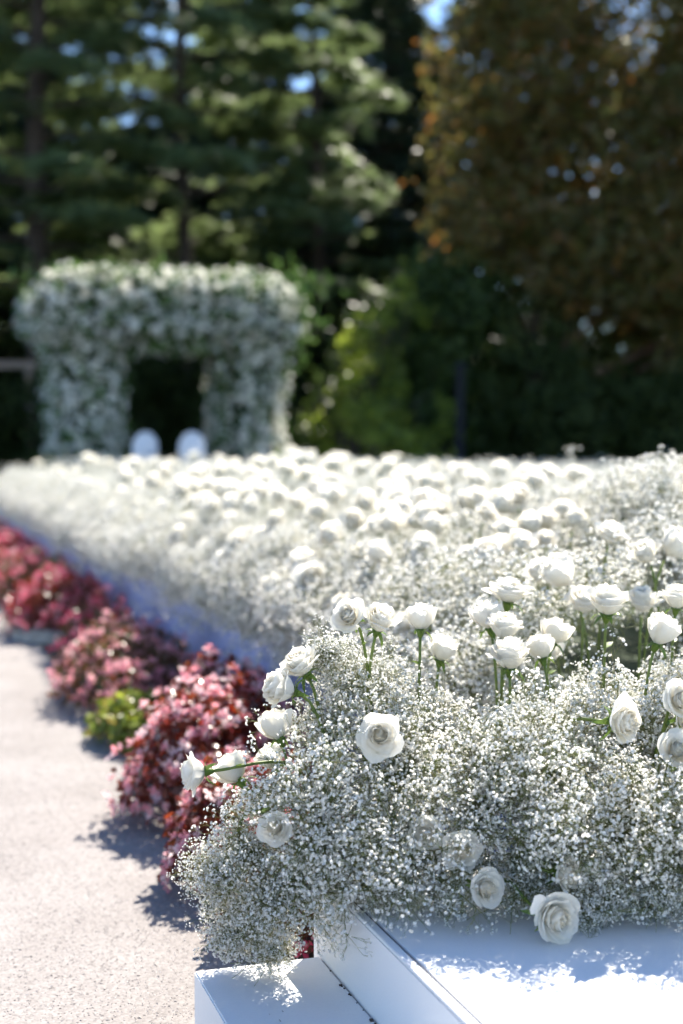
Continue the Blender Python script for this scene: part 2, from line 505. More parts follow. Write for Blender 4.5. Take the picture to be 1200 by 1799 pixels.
GYP = []
for k in range(9):
    me, nt_ = gyp_sprig(500 + k)
    GYP.append(me)
GYPB = [gyp_sprig(700 + k, size=0.0046, sw=1.0, fan=3, bm='gyp_bed')[0] for k in range(7)]
GYPF = [gyp_sprig(800 + k, nb=5, size=0.0052, sw=0.9, fan=2, bm='gyp_bed')[0] for k in range(6)]
print('sprig blossoms', nt_, 'tris', len(me.polygons))

# lobes that make up the front arrangement (x, y, z, radius)
LOBES = [(0.857,2.731,0.768,0.055),(0.901,2.734,0.707,0.100),(0.973,2.764,0.710,0.090),(0.995,2.722,0.645,0.110),(0.862,2.690,0.613,0.120),(0.813,2.647,0.500,0.180),(0.717,2.677,0.478,0.090),(0.674,2.645,0.400,0.110),(0.640,2.694,0.321,0.085),(0.687,2.654,0.261,0.100),(0.751,2.595,0.340,0.130),(0.823,2.533,0.396,0.140),(0.980,2.648,0.545,0.180),(0.950,2.535,0.428,0.160),(1.106,2.716,0.628,0.130),(1.103,2.773,0.678,0.080),(1.111,2.550,0.500,0.190),(1.062,2.435,0.402,0.100),(1.239,2.726,0.630,0.100),(1.251,2.560,0.556,0.190),(1.194,2.416,0.471,0.150),(1.368,2.705,0.638,0.130),(1.342,2.421,0.469,0.190),(1.428,2.557,0.591,0.170),(1.447,2.387,0.480,0.190),(1.570,2.596,0.610,0.150),(1.529,2.739,0.661,0.120),(1.470,2.759,0.685,0.090),(1.569,2.401,0.500,0.200),(1.673,2.587,0.666,0.200),(1.271,2.335,0.400,0.090),(1.362,2.305,0.400,0.100),(1.453,2.275,0.390,0.100),(0.958,2.435,0.368,0.060),(0.867,2.464,0.358,0.060),(1.636,2.707,0.723,0.090),(0.644,2.666,0.228,0.055),(0.713,2.622,0.213,0.050),(1.198,2.262,0.356,0.035),(1.125,2.370,0.372,0.060),
         (0.90,2.44,0.365,0.045),(1.00,2.38,0.37,0.05),(1.08,2.33,0.37,0.05),(1.25,2.27,0.375,0.05),(1.33,2.24,0.375,0.055),(1.42,2.21,0.38,0.06),(0.78,2.58,0.42,0.12),(0.70,2.60,0.33,0.10),(0.62,2.66,0.36,0.08),(0.66,2.70,0.27,0.08),
         (1.75,2.35,0.52,0.2),(1.92,2.45,0.55,0.22),(1.8,2.75,0.62,0.2),(2.1,2.6,0.6,0.24)]
P_, N_, S_ = [], [], []
# room kept free of sprigs round the roses that stand clear
SHOWN = np.array([(0.874,2.626,0.855),(0.946,2.644,0.84),(0.787,2.68,0.759),(0.744,2.65,0.715),(0.735,2.66,0.635),(0.571,2.68,0.557),(0.652,2.68,0.55),(0.89,2.50,0.651),(0.88,2.45,0.651),
                  (1.468,2.40,0.707),(1.343,2.38,0.669),(1.33,2.33,0.669),(1.439,2.35,0.62),(1.482,2.37,0.662),(1.037,2.32,0.402),(1.118,2.22,0.369),(0.70,2.55,0.486),(0.69,2.51,0.486)])
# the thick middle of the arrangement bulges towards the path
LOBES = [(x - 0.025, y - 0.085, z, r) if (r > 0.145 and z < 0.56) else (x, y, z, r) for (x, y, z, r) in LOBES]
LOBES = [(x, y, z - (0.06 if (z > 0.6 and x > 1.0) else 0), r) for (x, y, z, r) in LOBES]
LOBES += [(1.11, 2.36, 0.43, 0.08), (1.16, 2.38, 0.42, 0.07), (0.98, 2.42, 0.40, 0.07), (1.05, 2.42, 0.47, 0.09)]
centers = np.array([l[:3] for l in LOBES]); radii = np.array([l[3] for l in LOBES])
for (x, y, z, r) in LOBES:
    k = int(20 + 1650 * r * r)
    d = rand_dirs(k, 0.12)
    depth = 0.19 * rng.uniform(0.7, 1.0, k)
    reach = r * rng.uniform(0.74, 1.0, k) * np.where(d[:, 2] > 0.3, 0.86, 1.0)
    reach = reach * np.where(rng.random(k) < 0.26, rng.uniform(1.08, 1.42, k), 1.0)
    tip = np.array([x, y, z]) + d * reach[:, None]
    s = np.clip(r / 0.14, 0.62, 1.0) * rng.uniform(0.85, 1.12, k)
    base = tip - d * (0.20 * s)[:, None]
    for b, dd, ss, t in zip(base, d, s, tip):
        inside = (np.linalg.norm(centers - t, axis=1) < radii * 0.62).sum()
        if inside and rng.random() < 0.65: continue
        if t[2] < 0.345 and t[0] > 0.80 and t[1] < 2.76: continue
        if t[2] < 0.185: continue
        if (np.linalg.norm(SHOWN - t, axis=1) < 0.066).any(): continue
        P_.append(b); N_.append(dd); S_.append(ss)
P_ = np.array(P_); N_ = np.array(N_); S_ = np.array(S_)
print('front sprigs', len(P_))
stuff_instances('baby_breath_mound', GYP, P_, N_, S_, 'sharp cloud of white baby\'s breath spilling over the platform corner', 'baby\'s breath')

# -------------------------------------------------- flower field behind
def bed_top(x, y):
    x = np.asarray(x, float); y = np.asarray(y, float)
    z = 0.42 + 0.50 * (1 - np.exp(-(x - 1.30) / 0.24))
    return z + 0.05 * vnoise(x, y, 2.6, 2) + 0.075 * vnoise(x, y, 6.0, 5) - 0.04 * np.clip((y - 7) / 9, 0, 1) - 0.05 * np.clip((x - 3.5) / 3, 0, 1)

def field(name, x0, x1, y0, y1, dens, sc, label):
    n = int((x1 - x0) * (y1 - y0) * dens)
    x = rng.uniform(x0, x1, n); y = rng.uniform(y0, y1, n)
    # keep to what lies in front of the lens cone with a margin
    d = x * fwd.x + y * fwd.y; u = x * rgt.x + y * rgt.y
    k = (u < 0.27 * d + 0.9) & (u > -0.30 * d - 0.6)
    x, y = x[k], y[k]; n = len(x)
    z = bed_top(x, y) + rng.normal(0, 0.025, n) - 0.10 * rng.random(n) ** 2
    N = np.stack([rng.normal(0, 0.4, n), rng.normal(-0.1, 0.4, n), np.ones(n)], 1)
    edge = np.clip((1.72 - x) / 0.38, 0, 1)
    N[:, 0] -= edge * 1.3; N[:, 2] -= edge * 0.55
    N /= np.linalg.norm(N, axis=1, keepdims=True)
    s = sc * rng.uniform(0.8, 1.2, n)
    P = np.stack([x, y, z], 1) - N * (0.17 * s)[:, None]
    return P, N, s

fields = [field('n', 1.32, 4.6, 3.0, 7.0, 180, 1.05, ''), ]
# tufts hanging over the side panel
n = 1500
y = rng.uniform(3.2, 17.4, n); y = 3.2 + (y - 3.2) ** 1.15 / (14.2 ** 0.15)
zz = 0.55 + 0.15 * rng.random(n) - 0.13 * (vnoise(y, y * 0.3, 4.0, 3) > 0.1) * rng.random(n)
N = np.stack([-np.ones(n), rng.normal(0, 0.45, n), rng.normal(-0.15, 0.4, n)], 1); N /= np.linalg.norm(N, axis=1, keepdims=True)
s = rng.uniform(0.85, 1.2, n)
tip = np.stack([1.37 - 0.13 * rng.random(n), y, zz], 1)
hang = (tip - N * (0.19 * s)[:, None], N, s)
MOUNDS = [(2.34,4.17,0.91,0.26),(2.33,3.86,0.98,0.23),(2.51,4.85,0.89,0.20),(2.15,3.50,0.90,0.18),(2.75,4.6,0.93,0.25),(2.7,4.1,0.97,0.25)]
mo = []
for (x, yv, z, r) in MOUNDS:
    k = int(1300 * r * r) + 20
    d = rand_dirs(k, 0.35)
    s = rng.uniform(0.9, 1.15, k)
    mo.append((np.array([x, yv, z - 0.04]) + d * (r * rng.uniform(0.8, 1.08, k))[:, None] - d * (0.2 * s)[:, None], d, s))
nf = 2100
yf = 3.1 + 14.3 * rng.random(nf) ** 1.15; zf = rng.uniform(0.52, 0.86, nf)
Nf = np.stack([-np.ones(nf), rng.normal(0, .5, nf), rng.normal(.25, .4, nf)], 1); Nf /= np.linalg.norm(Nf, axis=1, keepdims=True)
lump = 0.07 * vnoise(yf, zf * 2, 5.0, 4)
sf = rng.uniform(.9, 1.2, nf)
tf = np.stack([1.34 + 0.22 * np.clip((zf - .6) / .26, 0, 1) ** 2 + lump + rng.normal(0, .02, nf), yf, zf], 1)
flank = (tf - Nf * (0.18 * sf)[:, None], Nf, sf)
near = [f for f in fields] + mo
fm = flank[0][:, 1] < 7.0
near.append((flank[0][fm], flank[1][fm], flank[2][fm]))
hm = hang[0][:, 1] < 7.0
near.append((hang[0][hm], hang[1][hm], hang[2][hm]))
cat3 = lambda L: [np.concatenate([l[i] for l in L]) for i in range(3)]
a, b, c = cat3(near)
print('near field sprigs', len(a))
stuff_instances('baby_breath_bed', GYPB, a, b, c, 'soft-focus white baby\'s breath right behind the front roses', 'baby\'s breath')
far = [field('f', 1.32, 9.0, 7.0, 17.5, 54, 1.45, ''), (hang[0][~hm], hang[1][~hm], hang[2][~hm] * 1.25), (flank[0][~fm], flank[1][~fm], flank[2][~fm] * 1.2)]
a, b, c = cat3(far)
print('far field sprigs', len(a))
stuff_instances('baby_breath_field', GYPF, a, b, c, 'blurred far stretch of white flowers below the arch', 'baby\'s breath')

# a block of dark green floral foam glimpsed between the sprigs
for i, (fx, fy, fz, lb) in enumerate([(1.40, 2.36, 0.34, 'dark green floral foam brick glimpsed at the right edge of the arrangement')]):
    t = box('floral_foam', (-0.09, 0.11, -0.05, 0.05, 0.0, 0.085), M['foam'], None, 0.006)
    t.location = (1.50, 2.50, 0.322); tag(t, lb, 'foam')

# ================================================================== roses
def petal_vf(R, H, flare, close, roll, half, r, nu=6, nv=6, cone=0.0):
    ss = np.linspace(-1, 1, nu); ts = np.linspace(0, 1, nv) ** 0.9
    wob = r.normal(0, 1, 5); tipx = r.uniform(-0.35, 0.35); ruf = r.uniform(0.6, 1.5)
    V = []
    for t in ts:
        for s in ss:
            te = t * (1 - 0.20 * abs(s) ** 2.6) * (1 + 0.06 * math.exp(-((s - tipx) / 0.3) ** 2) * (flare > 0.1))
            g = min(1.0, te * 1.45)
            bul = math.sin(math.pi / 2 * g) ** 0.75
            rad = R * (bul * (1 - cone) + te * cone)
            k = max(0.0, (te - 0.52) / 0.48) ** 1.8
            rad += (flare - close) * k * (1 + 0.45 * abs(s) ** 2)
            rad *= 1 + 0.10 * s
            z = H * te - roll * k * (0.6 + 0.7 * abs(s) ** 2)
            w = half * (0.35 + 0.65 * math.sin(math.pi * min(0.5, 0.1 + t * 0.62)))
            az = s * w
            rad += ruf * (0.030 * math.sin(3.1 * s + wob[0]) * t + 0.022 * math.sin(6 * s + wob[1]) * t * t)
            z += ruf * (0.03 * math.sin(4.5 * s + wob[2]) * t * t) + 0.03 * wob[3] * t
            V.append((max(0.01, rad) * math.cos(az), max(0.01, rad) * math.sin(az), z))
    F = []
    for i in range(nv - 1):
        for j in range(nu - 1):
            a, b, c, d = i * nu + j, i * nu + j + 1, (i + 1) * nu + j + 1, (i + 1) * nu + j
            F += [(a, b, c), (a, c, d)]
    return np.array(V), np.array(F)

def rotz(V, a):
    c, s = math.cos(a), math.sin(a)
    return np.stack([V[:, 0] * c - V[:, 1] * s, V[:, 0] * s + V[:, 1] * c, V[:, 2]], 1)

# rings: count, radius, height, flare, closing, roll, half width
# last value: how conical the ring is
RINGS = {
 'A': [(3,.10,1.37,0,.085,0,1.7,0),(3,.155,1.39,.0,.08,0,1.5,.1),(4,.215,1.39,.0,.065,.0,1.35,.2),(4,.275,1.38,.0,.04,.0,1.3,.3),(5,.34,1.36,.0,.01,.0,1.2,.35),(5,.41,1.33,.03,.0,.02,1.15,.4),(5,.50,1.29,.06,0,.03,1.1,.4),(5,.60,1.22,.11,0,.06,1.0,.4),(5,.72,1.11,.22,0,.14,.92,.3),(5,.82,.97,.38,0,.27,.86,.2)],
 'B': [(3,.13,1.48,0,.11,0,1.6,0),(4,.22,1.54,.0,.10,0,1.4,.2),(4,.31,1.56,.0,.07,.0,1.25,.3),(5,.41,1.55,.02,.02,.02,1.15,.4),(5,.51,1.52,.04,.0,.03,1.05,.4),(5,.62,1.46,.08,0,.06,1.0,.3),(5,.74,1.35,.20,0,.18,.92,.2),(4,.80,1.20,.42,0,.36,.85,.1)],
 'C': [(3,.15,1.56,0,.13,0,1.6,0),(4,.27,1.62,.0,.13,0,1.3,.2),(4,.40,1.64,.0,.12,.0,1.15,.2),(5,.55,1.61,.0,.09,.02,1.05,.1),(5,.69,1.55,.02,.03,.04,1.0,0),(4,.80,1.42,.12,0,.10,1.0,0)],
}
WIDTH = {'A': 2.36, 'B': 2.22, 'C': 1.86}
HEART = {'A': 5, 'B': 4, 'C': 3}
BLOOM = {}
for v in 'ABC':
    for q in range(4):
        r = np.random.default_rng(ord(v) * 7 + q)
        heart, petals, allp, allm = [], [], [], []
        ph = 0.0
        for li, (n, R, H, fl, cl, ro, hw, cn) in enumerate(RINGS[v]):
            ph += 0.7
            for j in range(n):
                V, F = petal_vf(R * r.uniform(.95, 1.05), H * r.uniform(.95, 1.03), fl * r.uniform(.6, 1.3), cl, ro * r.uniform(.5, 1.3), hw, r, cone=cn)
                az = ph + 2 * math.pi * j / n + r.normal(0, 0.08)
                # small lean so that the rings are not concentric
                V = rotz(V, az)
                lean = r.normal(0, 0.045, 2); V[:, 0] += lean[0] * V[:, 2]; V[:, 1] += lean[1] * V[:, 2]
                allp.append((V, F)); allm += [1 if li < HEART[v] - 1 else 0] * len(F)
                if li < HEART[v]: heart.append((V, F))
                else: petals.append(newmesh('petal', V, F, M['petal'], smooth=True))
        # solid plug added in the heart to make its shaded gaps shallower
        zc = {'A': 1.27, 'B': 1.43, 'C': 1.50}[v]
        pl = [(0.0, zc), (.05, zc - .01), (.13, zc - .05), (.24, zc - .12), (.36, zc - .22), (.46, zc - .36), (.40, .3)]
        pV, pF = lathe_vf(pl, 14); pV[:, :2] *= 1 + 0.16 * np.sin(3 * np.arctan2(pV[:, 1], pV[:, 0]) + 9 * pV[:, 2])[:, None]
        pF = pF[:, ::-1]
        heart.append((pV, pF)); allp.append((pV, pF)); allm += [1] * len(pF)
        hV, hF = join_vf(heart)
        aV, aF = join_vf(allp)
        BLOOM[v, q] = (newmesh('bloom', hV, hF, M['heart'], smooth=True), petals,
                       newmesh('bloom', aV, aF, mats=[M['petal'], M['heart']], mi=allm, smooth=True))

def calyx_mesh(k):
    r = np.random.default_rng(40 + k)
    parts = [lathe_vf([(0.0, -0.42), (0.13, -0.40), (0.20, -0.22), (0.24, -0.06), (0.36, 0.10), (0.1, 0.12)], 8)]
    for j in range(5):
        L = r.uniform(0.8, 1.15); dr = r.uniform(0.1, 1.0)
        V = []
        for i, t in enumerate(np.linspace(0, 1, 5)):
            w = 0.20 * (1 - t) ** 0.7 * (0.7 + 0.6 * t)
            rr = 0.24 + L * t * (0.55 + 0.2 * dr); zz = -0.02 + 0.28 * math.sin(t * 2.4) * (1 - dr) - dr * 0.75 * t * t
            V += [(rr, -w, zz), (rr, w, zz + 0.03)]
        F = []
        for i in range(4): F += [(2 * i, 2 * i + 1, 2 * i + 3), (2 * i, 2 * i + 3, 2 * i + 2)]
        parts.append((rotz(np.array(V), j * 1.2566 + r.normal(0, .1)), np.array(F)))
    V, F = join_vf(parts)
    return newmesh('calyx', V, F, M['sepal'], smooth=True)
CALYX = [calyx_mesh(k) for k in range(3)]
def leaf_vf(L=1.0, w=0.28, fold=0.12, droop=0.15, n=6):
    V, F = [], []
    for i, t in enumerate(np.linspace(0, 1, n)):
        ww = w * math.sin(math.pi * (0.06 + 0.90 * t) ** 0.85)
        z = -droop * t * t
        V += [(L * t, -ww, z + fold * ww * 2), (L * t, 0, z), (L * t, ww, z + fold * ww * 2)]
    for i in range(n - 1):
        a = 3 * i
        F += [(a, a + 1, a + 4), (a, a + 4, a + 3), (a + 1, a + 2, a + 5), (a + 1, a + 5, a + 4)]
    return np.array(V), np.array(F)
lV, lF = leaf_vf()
ROSELEAF = newmesh('leaf', lV * 0.03, lF, M['sepal'], smooth=True)

def bez(p0, p1, p2, p3, n):
    t = np.linspace(0, 1, n)[:, None]
    return (1 - t) ** 3 * p0 + 3 * (1 - t) ** 2 * t * p1 + 3 * (1 - t) * t * t * p2 + t ** 3 * p3

def make_rose(pos, axis, width, var, label, q, detailed=True, group=None, name='rose', root=None):
    pos = np.array(pos, float); ax = np.array(axis, float); ax /= np.linalg.norm(ax)
    s = width / WIDTH[var]
    hgt = 1.35 * s
    base = pos - ax * hgt * 0.52
    t = thing(name, label, 'rose', base, 0, group)
    R3 = Matrix(frames([ax], np.array([random.uniform(0, 6.28)]))[0])
    eul = R3.to_euler()
    heart, petals, whole = BLOOM[var, q % 4]
    if detailed:
        b = link('bloom', heart, t, (0, 0, 0), eul, (s * random.uniform(.94, 1.06), s, s * random.uniform(.9, 1.12)))
        for pm in petals:
            link('petal', pm, b)
        link('calyx', CALYX[q % 3], t, (0, 0, 0), eul, s * 0.95)
    else:
        link('bloom', whole, t, (0, 0, 0), eul, s)
    # stem
    if root is None:
        root = base + np.array([-ax[0] * 0.10, -ax[1] * 0.10, -0.30 - 0.05 * random.random()])
        if detailed: root[2] = max(root[2], 0.335)
    root = np.array(root)
    p1 = base - ax * (0.07 if detailed else 0.05)
    pts = bez(np.zeros(3) - ax * s * 0.3, p1 - base, (root + np.array([0, 0, 0.10])) - base, root - base, 9 if detailed else 5)
    V, F = tube_vf(pts, np.linspace(0.0030, 0.0038, len(pts)), 7 if detailed else 4)
    link('stem', newmesh('stem', V, F, M['stem'], smooth=True), t)
    if detailed and q % 3 != 1:
        for m in range(1 + q % 2):
            k = 2 + m * 2
            link('leaf', ROSELEAF, t, tuple(pts[k]), (0.3, -0.5, random.uniform(0, 6.28)), random.uniform(0.6, 1.0))
    return t

random.seed(5)
FRONT = [
((0.874,2.646,0.855),(-0.66,-0.61,0.44),0.074,'A','open white rose turned left at the arrangement\'s top left peak, spiral heart showing'),
((0.946,2.664,0.840),(0.13,-0.41,0.90),0.075,'B','white rose leaning right against the top left spiral rose, ragged petal tip'),
((1.064,2.741,0.831),(0.09,0.13,0.99),0.066,'C','round closed white rose alone on a straight stem with drooping sepals'),
((1.122,2.771,0.760),(0.11,-0.14,0.98),0.067,'C','closed white rose half sunk in baby\'s breath, lower right of the round lone rose'),
((0.787,2.690,0.759),(-0.54,-0.15,0.83),0.086,'B','topmost of the leaning white roses down the left flank, petals opening left'),
((0.744,2.660,0.715),(-0.95,-0.02,0.32),0.082,'B','second rose down the left flank, facing left with ruffled centre'),
((0.735,2.679,0.635),(-0.27,0.30,0.91),0.067,'C','cream-white closed rose seen from behind, third down the left flank'),
((0.740,2.737,0.561),(-0.56,0.07,0.83),0.062,'C','pale rose tucked half hidden under the third rose on the left flank'),
((0.571,2.686,0.557),(-0.98,0.19,-0.05),0.079,'B','leftmost rose of all, facing left on a stem leaning far over the gravel'),
((0.652,2.702,0.550),(-0.52,0.38,0.76),0.069,'C','closed white rose just right of the leftmost rose on the leaning stem'),
((0.880,2.48,0.651),(-0.34,-0.90,0.29),0.089,'A','large open white rose facing the camera in the middle of the baby\'s breath'),
((0.684,2.505,0.486),(-0.52,-0.84,0.14),0.067,'A','rose veiled by baby\'s breath at the left side below the leaning stems'),
((1.310,2.842,0.873),(0.06,-0.14,0.99),0.102,'A','widest flat-topped white rose crowning the tall central group'),
((1.249,2.817,0.819),(-0.21,0.01,0.98),0.074,'C','white rose at the left of the tall central group, leaning left'),
((1.248,2.732,0.804),(0.03,-0.06,1.00),0.079,'B','cup-shaped white rose in the middle of the tall central group'),
((1.224,2.653,0.758),(-0.08,-0.10,0.99),0.093,'B','lowest and broadest cup of the tall central group, above two green stems'),
((1.319,2.707,0.764),(-0.21,0.17,0.96),0.067,'C','left one of the back-turned rose pair right of the central group'),
((1.414,2.824,0.777),(0.27,0.02,0.96),0.070,'C','right one of the back-turned rose pair right of the central group'),
((1.456,2.667,0.860),(-0.05,-0.21,0.98),0.094,'B','many-petalled white rose alone on a long reddish straight stem'),
((1.535,2.586,0.802),(0.30,-0.10,0.95),0.071,'C','white rose leaning right on a slanted green stem near the right edge'),
((1.650,2.710,0.856),(0.06,-0.12,0.99),0.077,'B','highest white rose cut by the right edge of the picture'),
((1.446,2.355,0.708),(-0.03,-0.89,0.45),0.080,'A','open white rose at the right edge, upper one of three crowded together'),
((1.322,2.356,0.674),(0.50,-0.86,0.12),0.092,'A','tall oval-looking white rose facing right on a curved side stem'),
((1.418,2.320,0.622),(-0.16,-0.82,0.54),0.077,'A','open rose at the right edge, lowest of three crowded together'),
((1.482,2.396,0.662),(0.24,-0.95,0.21),0.066,'B','middle rose of three at the right edge, cut by the picture border'),
((0.943,2.405,0.480),(-0.48,-0.86,0.19),0.070,'A','cream rose sunk behind baby\'s breath left of the lower middle'),
((1.000,2.362,0.455),(-0.26,-0.96,0.10),0.072,'A','cream rose with golden heart half covered by sprigs in the lower middle'),
((1.022,2.305,0.402),(0.17,-0.97,0.15),0.069,'A','shaded white rose at the foot of the arrangement, facing slightly right'),
((1.168,2.285,0.418),(0.48,-0.87,0.10),0.063,'B','cream rose right behind the fallen rose, under the sprigs'),
((1.112,2.215,0.369),(0.22,-0.97,0.06),0.098,'A','fallen open rose resting on the white platform'),
]
for i, (p, a, w, v, lb) in enumerate(FRONT):
    root = None
    if i == 8: root = (0.80, 2.70, 0.50)
    if i == 9: root = (0.80, 2.74, 0.47)
    if i == 22: root = (1.27, 2.50, 0.58)
    if i in (26, 27, 28, 29, 25, 11): root = (p[0] - 0.03, p[1] + 0.16, max(0.345, p[2] - 0.06))
    if i == 10: root = (0.93, 2.62, 0.46)
    t = make_rose(p, a, w, v, lb, i, True, 'sharp white roses of the front arrangement', root=root)
    if i == 29:      # one outer petal stands away to the upper left
        V, F = petal_vf(0.95, 1.1, 0.85, 0, -0.15, 0.36, np.random.default_rng(3))
        b = [c for c in t.children if c.name.startswith('bloom')][0]
        f3 = b.rotation_euler.to_matrix(); want = f3.inverted() @ Vector((-0.85, 0.1, 0.55))
        link('petal', newmesh('petal', rotz(V, math.atan2(want.y, want.x)), F, M['petal'], smooth=True), b)

MID = [(2.05,4.82,0.95),(1.81,4.09,0.94),(2.07,4.45,0.95),(1.90,3.96,0.91),(1.70,3.60,0.88),(1.83,4.00,0.89),(1.67,4.16,0.90),(1.72,4.46,0.90),(1.76,4.49,0.95),(1.60,4.01,0.85),(1.52,4.14,0.81),(1.55,4.42,0.77),(1.46,4.74,0.72),(1.43,4.69,0.66),(1.47,4.11,0.72),(1.55,3.98,0.77),(1.63,3.62,0.84),(1.62,3.27,0.83),(1.59,3.09,0.84),(1.99,3.85,0.93),(1.75,3.19,0.93),(1.78,3.07,0.89),(1.85,3.05,0.91),(1.74,3.01,0.78),(1.61,3.01,0.78),(1.69,5.46,0.88),(1.66,4.52,0.88),(1.60,5.46,0.78),(1.38,5.79,0.60),(1.48,5.45,0.68),(1.54,4.72,0.83),(1.71,5.09,0.86),(1.57,5.58,0.84),(1.62,6.19,0.87),(1.51,6.96,0.76),(1.55,6.62,0.85),(1.49,8.16,0.69),(1.54,7.84,0.79),(1.39,4.53,0.61),(1.42,4.14,0.65),(1.44,3.88,0.64),(1.53,3.01,0.66),(1.41,3.13,0.57),(1.39,5.12,0.59),(1.57,12.59,0.82),(1.57,10.58,0.80),(1.43,10.50,0.68),(1.54,9.14,0.81),(1.53,8.47,0.75),(1.49,7.55,0.71),(1.42,6.67,0.70),(1.62,8.06,0.82),(1.61,7.12,0.83),(1.55,6.30,0.80),(1.45,5.69,0.74),(1.47,6.27,0.66),(1.40,4.84,0.62),(1.44,5.11,0.66),(1.42,5.66,0.67),(1.40,6.44,0.61),(1.45,7.52,0.64),(1.46,8.49,0.67),(1.48,9.47,0.71),(1.53,13.50,0.75),(1.52,5.57,0.77),(1.57,5.26,0.74),(1.44,4.56,0.69),(1.45,4.41,0.64),(1.73,10.52,0.88),(1.69,8.95,0.89),(1.72,8.04,0.90),(1.69,7.10,0.91),(1.76,6.68,0.91),(1.75,6.03,0.90),(1.88,5.94,0.92),(1.83,5.33,0.92),(1.95,5.27,0.94)]
pts = []
for (x, y, z) in MID:
    zb = float(bed_top(x, y))
    pts.append((x, y, z))
rr = np.random.default_rng(77)
tries = 0
while len(pts) < 268 and tries < 9000:
    tries += 1
    cy = 3.6 + 13.4 * rr.random() ** 1.7
    cx = 1.34 + (0.35 + 0.24 * cy) * rr.random() ** 1.7
    for k in range(rr.integers(2, 7)):           # roses are set in loose bunches
        x = cx + rr.normal(0, 0.10 + 0.012 * cy); y = cy + rr.normal(0, 0.13 + 0.012 * cy)
        d = x * fwd.x + y * fwd.y; u = x * rgt.x + y * rgt.y
        if abs(u) > 0.245 * d or x < 1.31 or y < 3.5 or len(pts) >= 268: continue
        if any((x - a) ** 2 + (y - b) ** 2 < (0.075 + 0.004 * y) ** 2 for a, b, _ in pts): continue
        if 2.1 < x < 2.9 and 3.4 < y < 4.9: continue
        pts.append((x, y, float(bed_top(x, y)) + 0.02 + 0.06 * rr.random()))
ORD = ['first', 'second', 'third', 'fourth', 'fifth', 'sixth', 'seventh', 'eighth', 'ninth', 'tenth', 'eleventh', 'twelfth', 'thirteenth', 'fourteenth', 'fifteenth', 'sixteenth', 'seventeenth', 'eighteenth', 'nineteenth', 'twentieth']
close = [i for i, p in enumerate(pts) if p[1] < 4.1]
close.sort(key=lambda i: (pts[i][0] * rgt.x + pts[i][1] * rgt.y) / (pts[i][0] * fwd.x + pts[i][1] * fwd.y))
def behind(i):
    k = close.index(i); n = len(close)
    if k < n / 2: return 'slightly blurred white rose just behind the sharp ones, %s from the left' % ORD[k]
    if k == n - 1: return 'slightly blurred white rose just behind the sharp ones, rightmost of all'
    return 'slightly blurred white rose just behind the sharp ones, %s from the right' % ORD[n - 1 - k]
for i, (x, y, z) in enumerate(pts):
    e = min(1.2, max(0.0, (1.75 - x) / 0.38))
    if z > 0.60: x = max(x - 0.075 * e, 1.27)
    else: x = max(x, 1.40)
    z += 0.035 + 0.01 * e
    a = (rr.normal(-0.1, 0.3) - e * 0.9, rr.normal(-0.2, 0.3), 1.0 - 0.3 * e)
    if y < 4.1: lb, g = behind(i), 'roses just behind the front arrangement'
    elif y < 7.5: lb, g = 'blurred round white rose in the middle of the flower field', 'roses in the middle of the flower field'
    else: lb, g = 'strongly blurred white rose in the far flower field towards the arch', 'roses in the far flower field'
    make_rose((x, y, z), a, rr.uniform(0.100, 0.122) * (0.8 if y < 4.2 else 1 if y < 7 else 1.15), 'ABBC'[rr.integers(0, 4)], lb, i, False, g)

# ================================================================== bedding plants along the path
def rounded_leaf():
    V = [(0, 0, 0)]; n = 7
    for j in range(n):
        a = -2.5 + 5.0 * j / (n - 1)
        V.append((0.55 + 0.55 * math.cos(a) , 0.5 * math.sin(a), 0.10 * math.cos(2 * a) + 0.06))
    F = [(0, j, j + 1) for j in range(1, n)]
    return np.array(V), np.array(F)
RL = rounded_leaf()
def flower_head(k):
    r = np.random.default_rng(900 + k)
    parts = []
    for f in range(5):
        c = r.normal(0, 0.42, 3); c[2] *= 0.5
        d = r.normal(0, 0.6, 3) + np.array([0, 0, 1])
        Rm = frames([d], np.array([r.uniform(0, 6.28)]))[0]
        V = [(0, 0, 0)]; F = []
        for j in range(4):
            a = j * 1.5708; L = 0.55 if j % 2 else 0.42
            o = len(V)
            V += [(L * math.cos(a - .5), L * math.sin(a - .5), .1), (L * 1.25 * math.cos(a), L * 1.25 * math.sin(a), .16), (L * math.cos(a + .5), L * math.sin(a + .5), .1)]
            F += [(0, o, o + 1), (0, o + 1, o + 2)]
        parts.append((np.array(V) @ Rm.T + c, np.array(F)))
    return join_vf(parts)
def pink(name, cols): return leafy(name, cols, 0.55, 0.5, 0.3)
PINK = {
 'pink': pink('pink_petal', [(0.80, 0.28, 0.33), (0.87, 0.48, 0.53), (0.89, 0.72, 0.73)]),
 'rose': pink('rosy_petal', [(0.70, 0.06, 0.14), (0.80, 0.17, 0.27), (0.84, 0.42, 0.48)]),
 'pale': pink('pale_pink_petal', [(0.76, 0.38, 0.42), (0.84, 0.54, 0.56), (0.74, 0.26, 0.32)]),
}
HEADS = {c: [newmesh('flower_head', *flower_head(k), PINK[c]) for k in range(3)] for c in PINK}
LEAFM = {
 'bronze': leafy('bronze_leaf', [(0.12, 0.02, 0.014), (0.20, 0.04, 0.022), (0.07, 0.045, 0.025), (0.26, 0.07, 0.03)], 0.42, 0.28, 0.6, (1.6, 0.9, 0.6)),
 'mixed': leafy('red_green_leaf', [(0.12, 0.10, 0.03), (0.22, 0.06, 0.03), (0.10, 0.12, 0.035), (0.26, 0.09, 0.06)], 0.42, 0.3, 0.5),
 'green': leafy('fresh_green_leaf', [(0.20, 0.25, 0.03), (0.32, 0.36, 0.05), (0.13, 0.18, 0.03), (0.26, 0.14, 0.05)], 0.5, 0.35, 0.4),
}
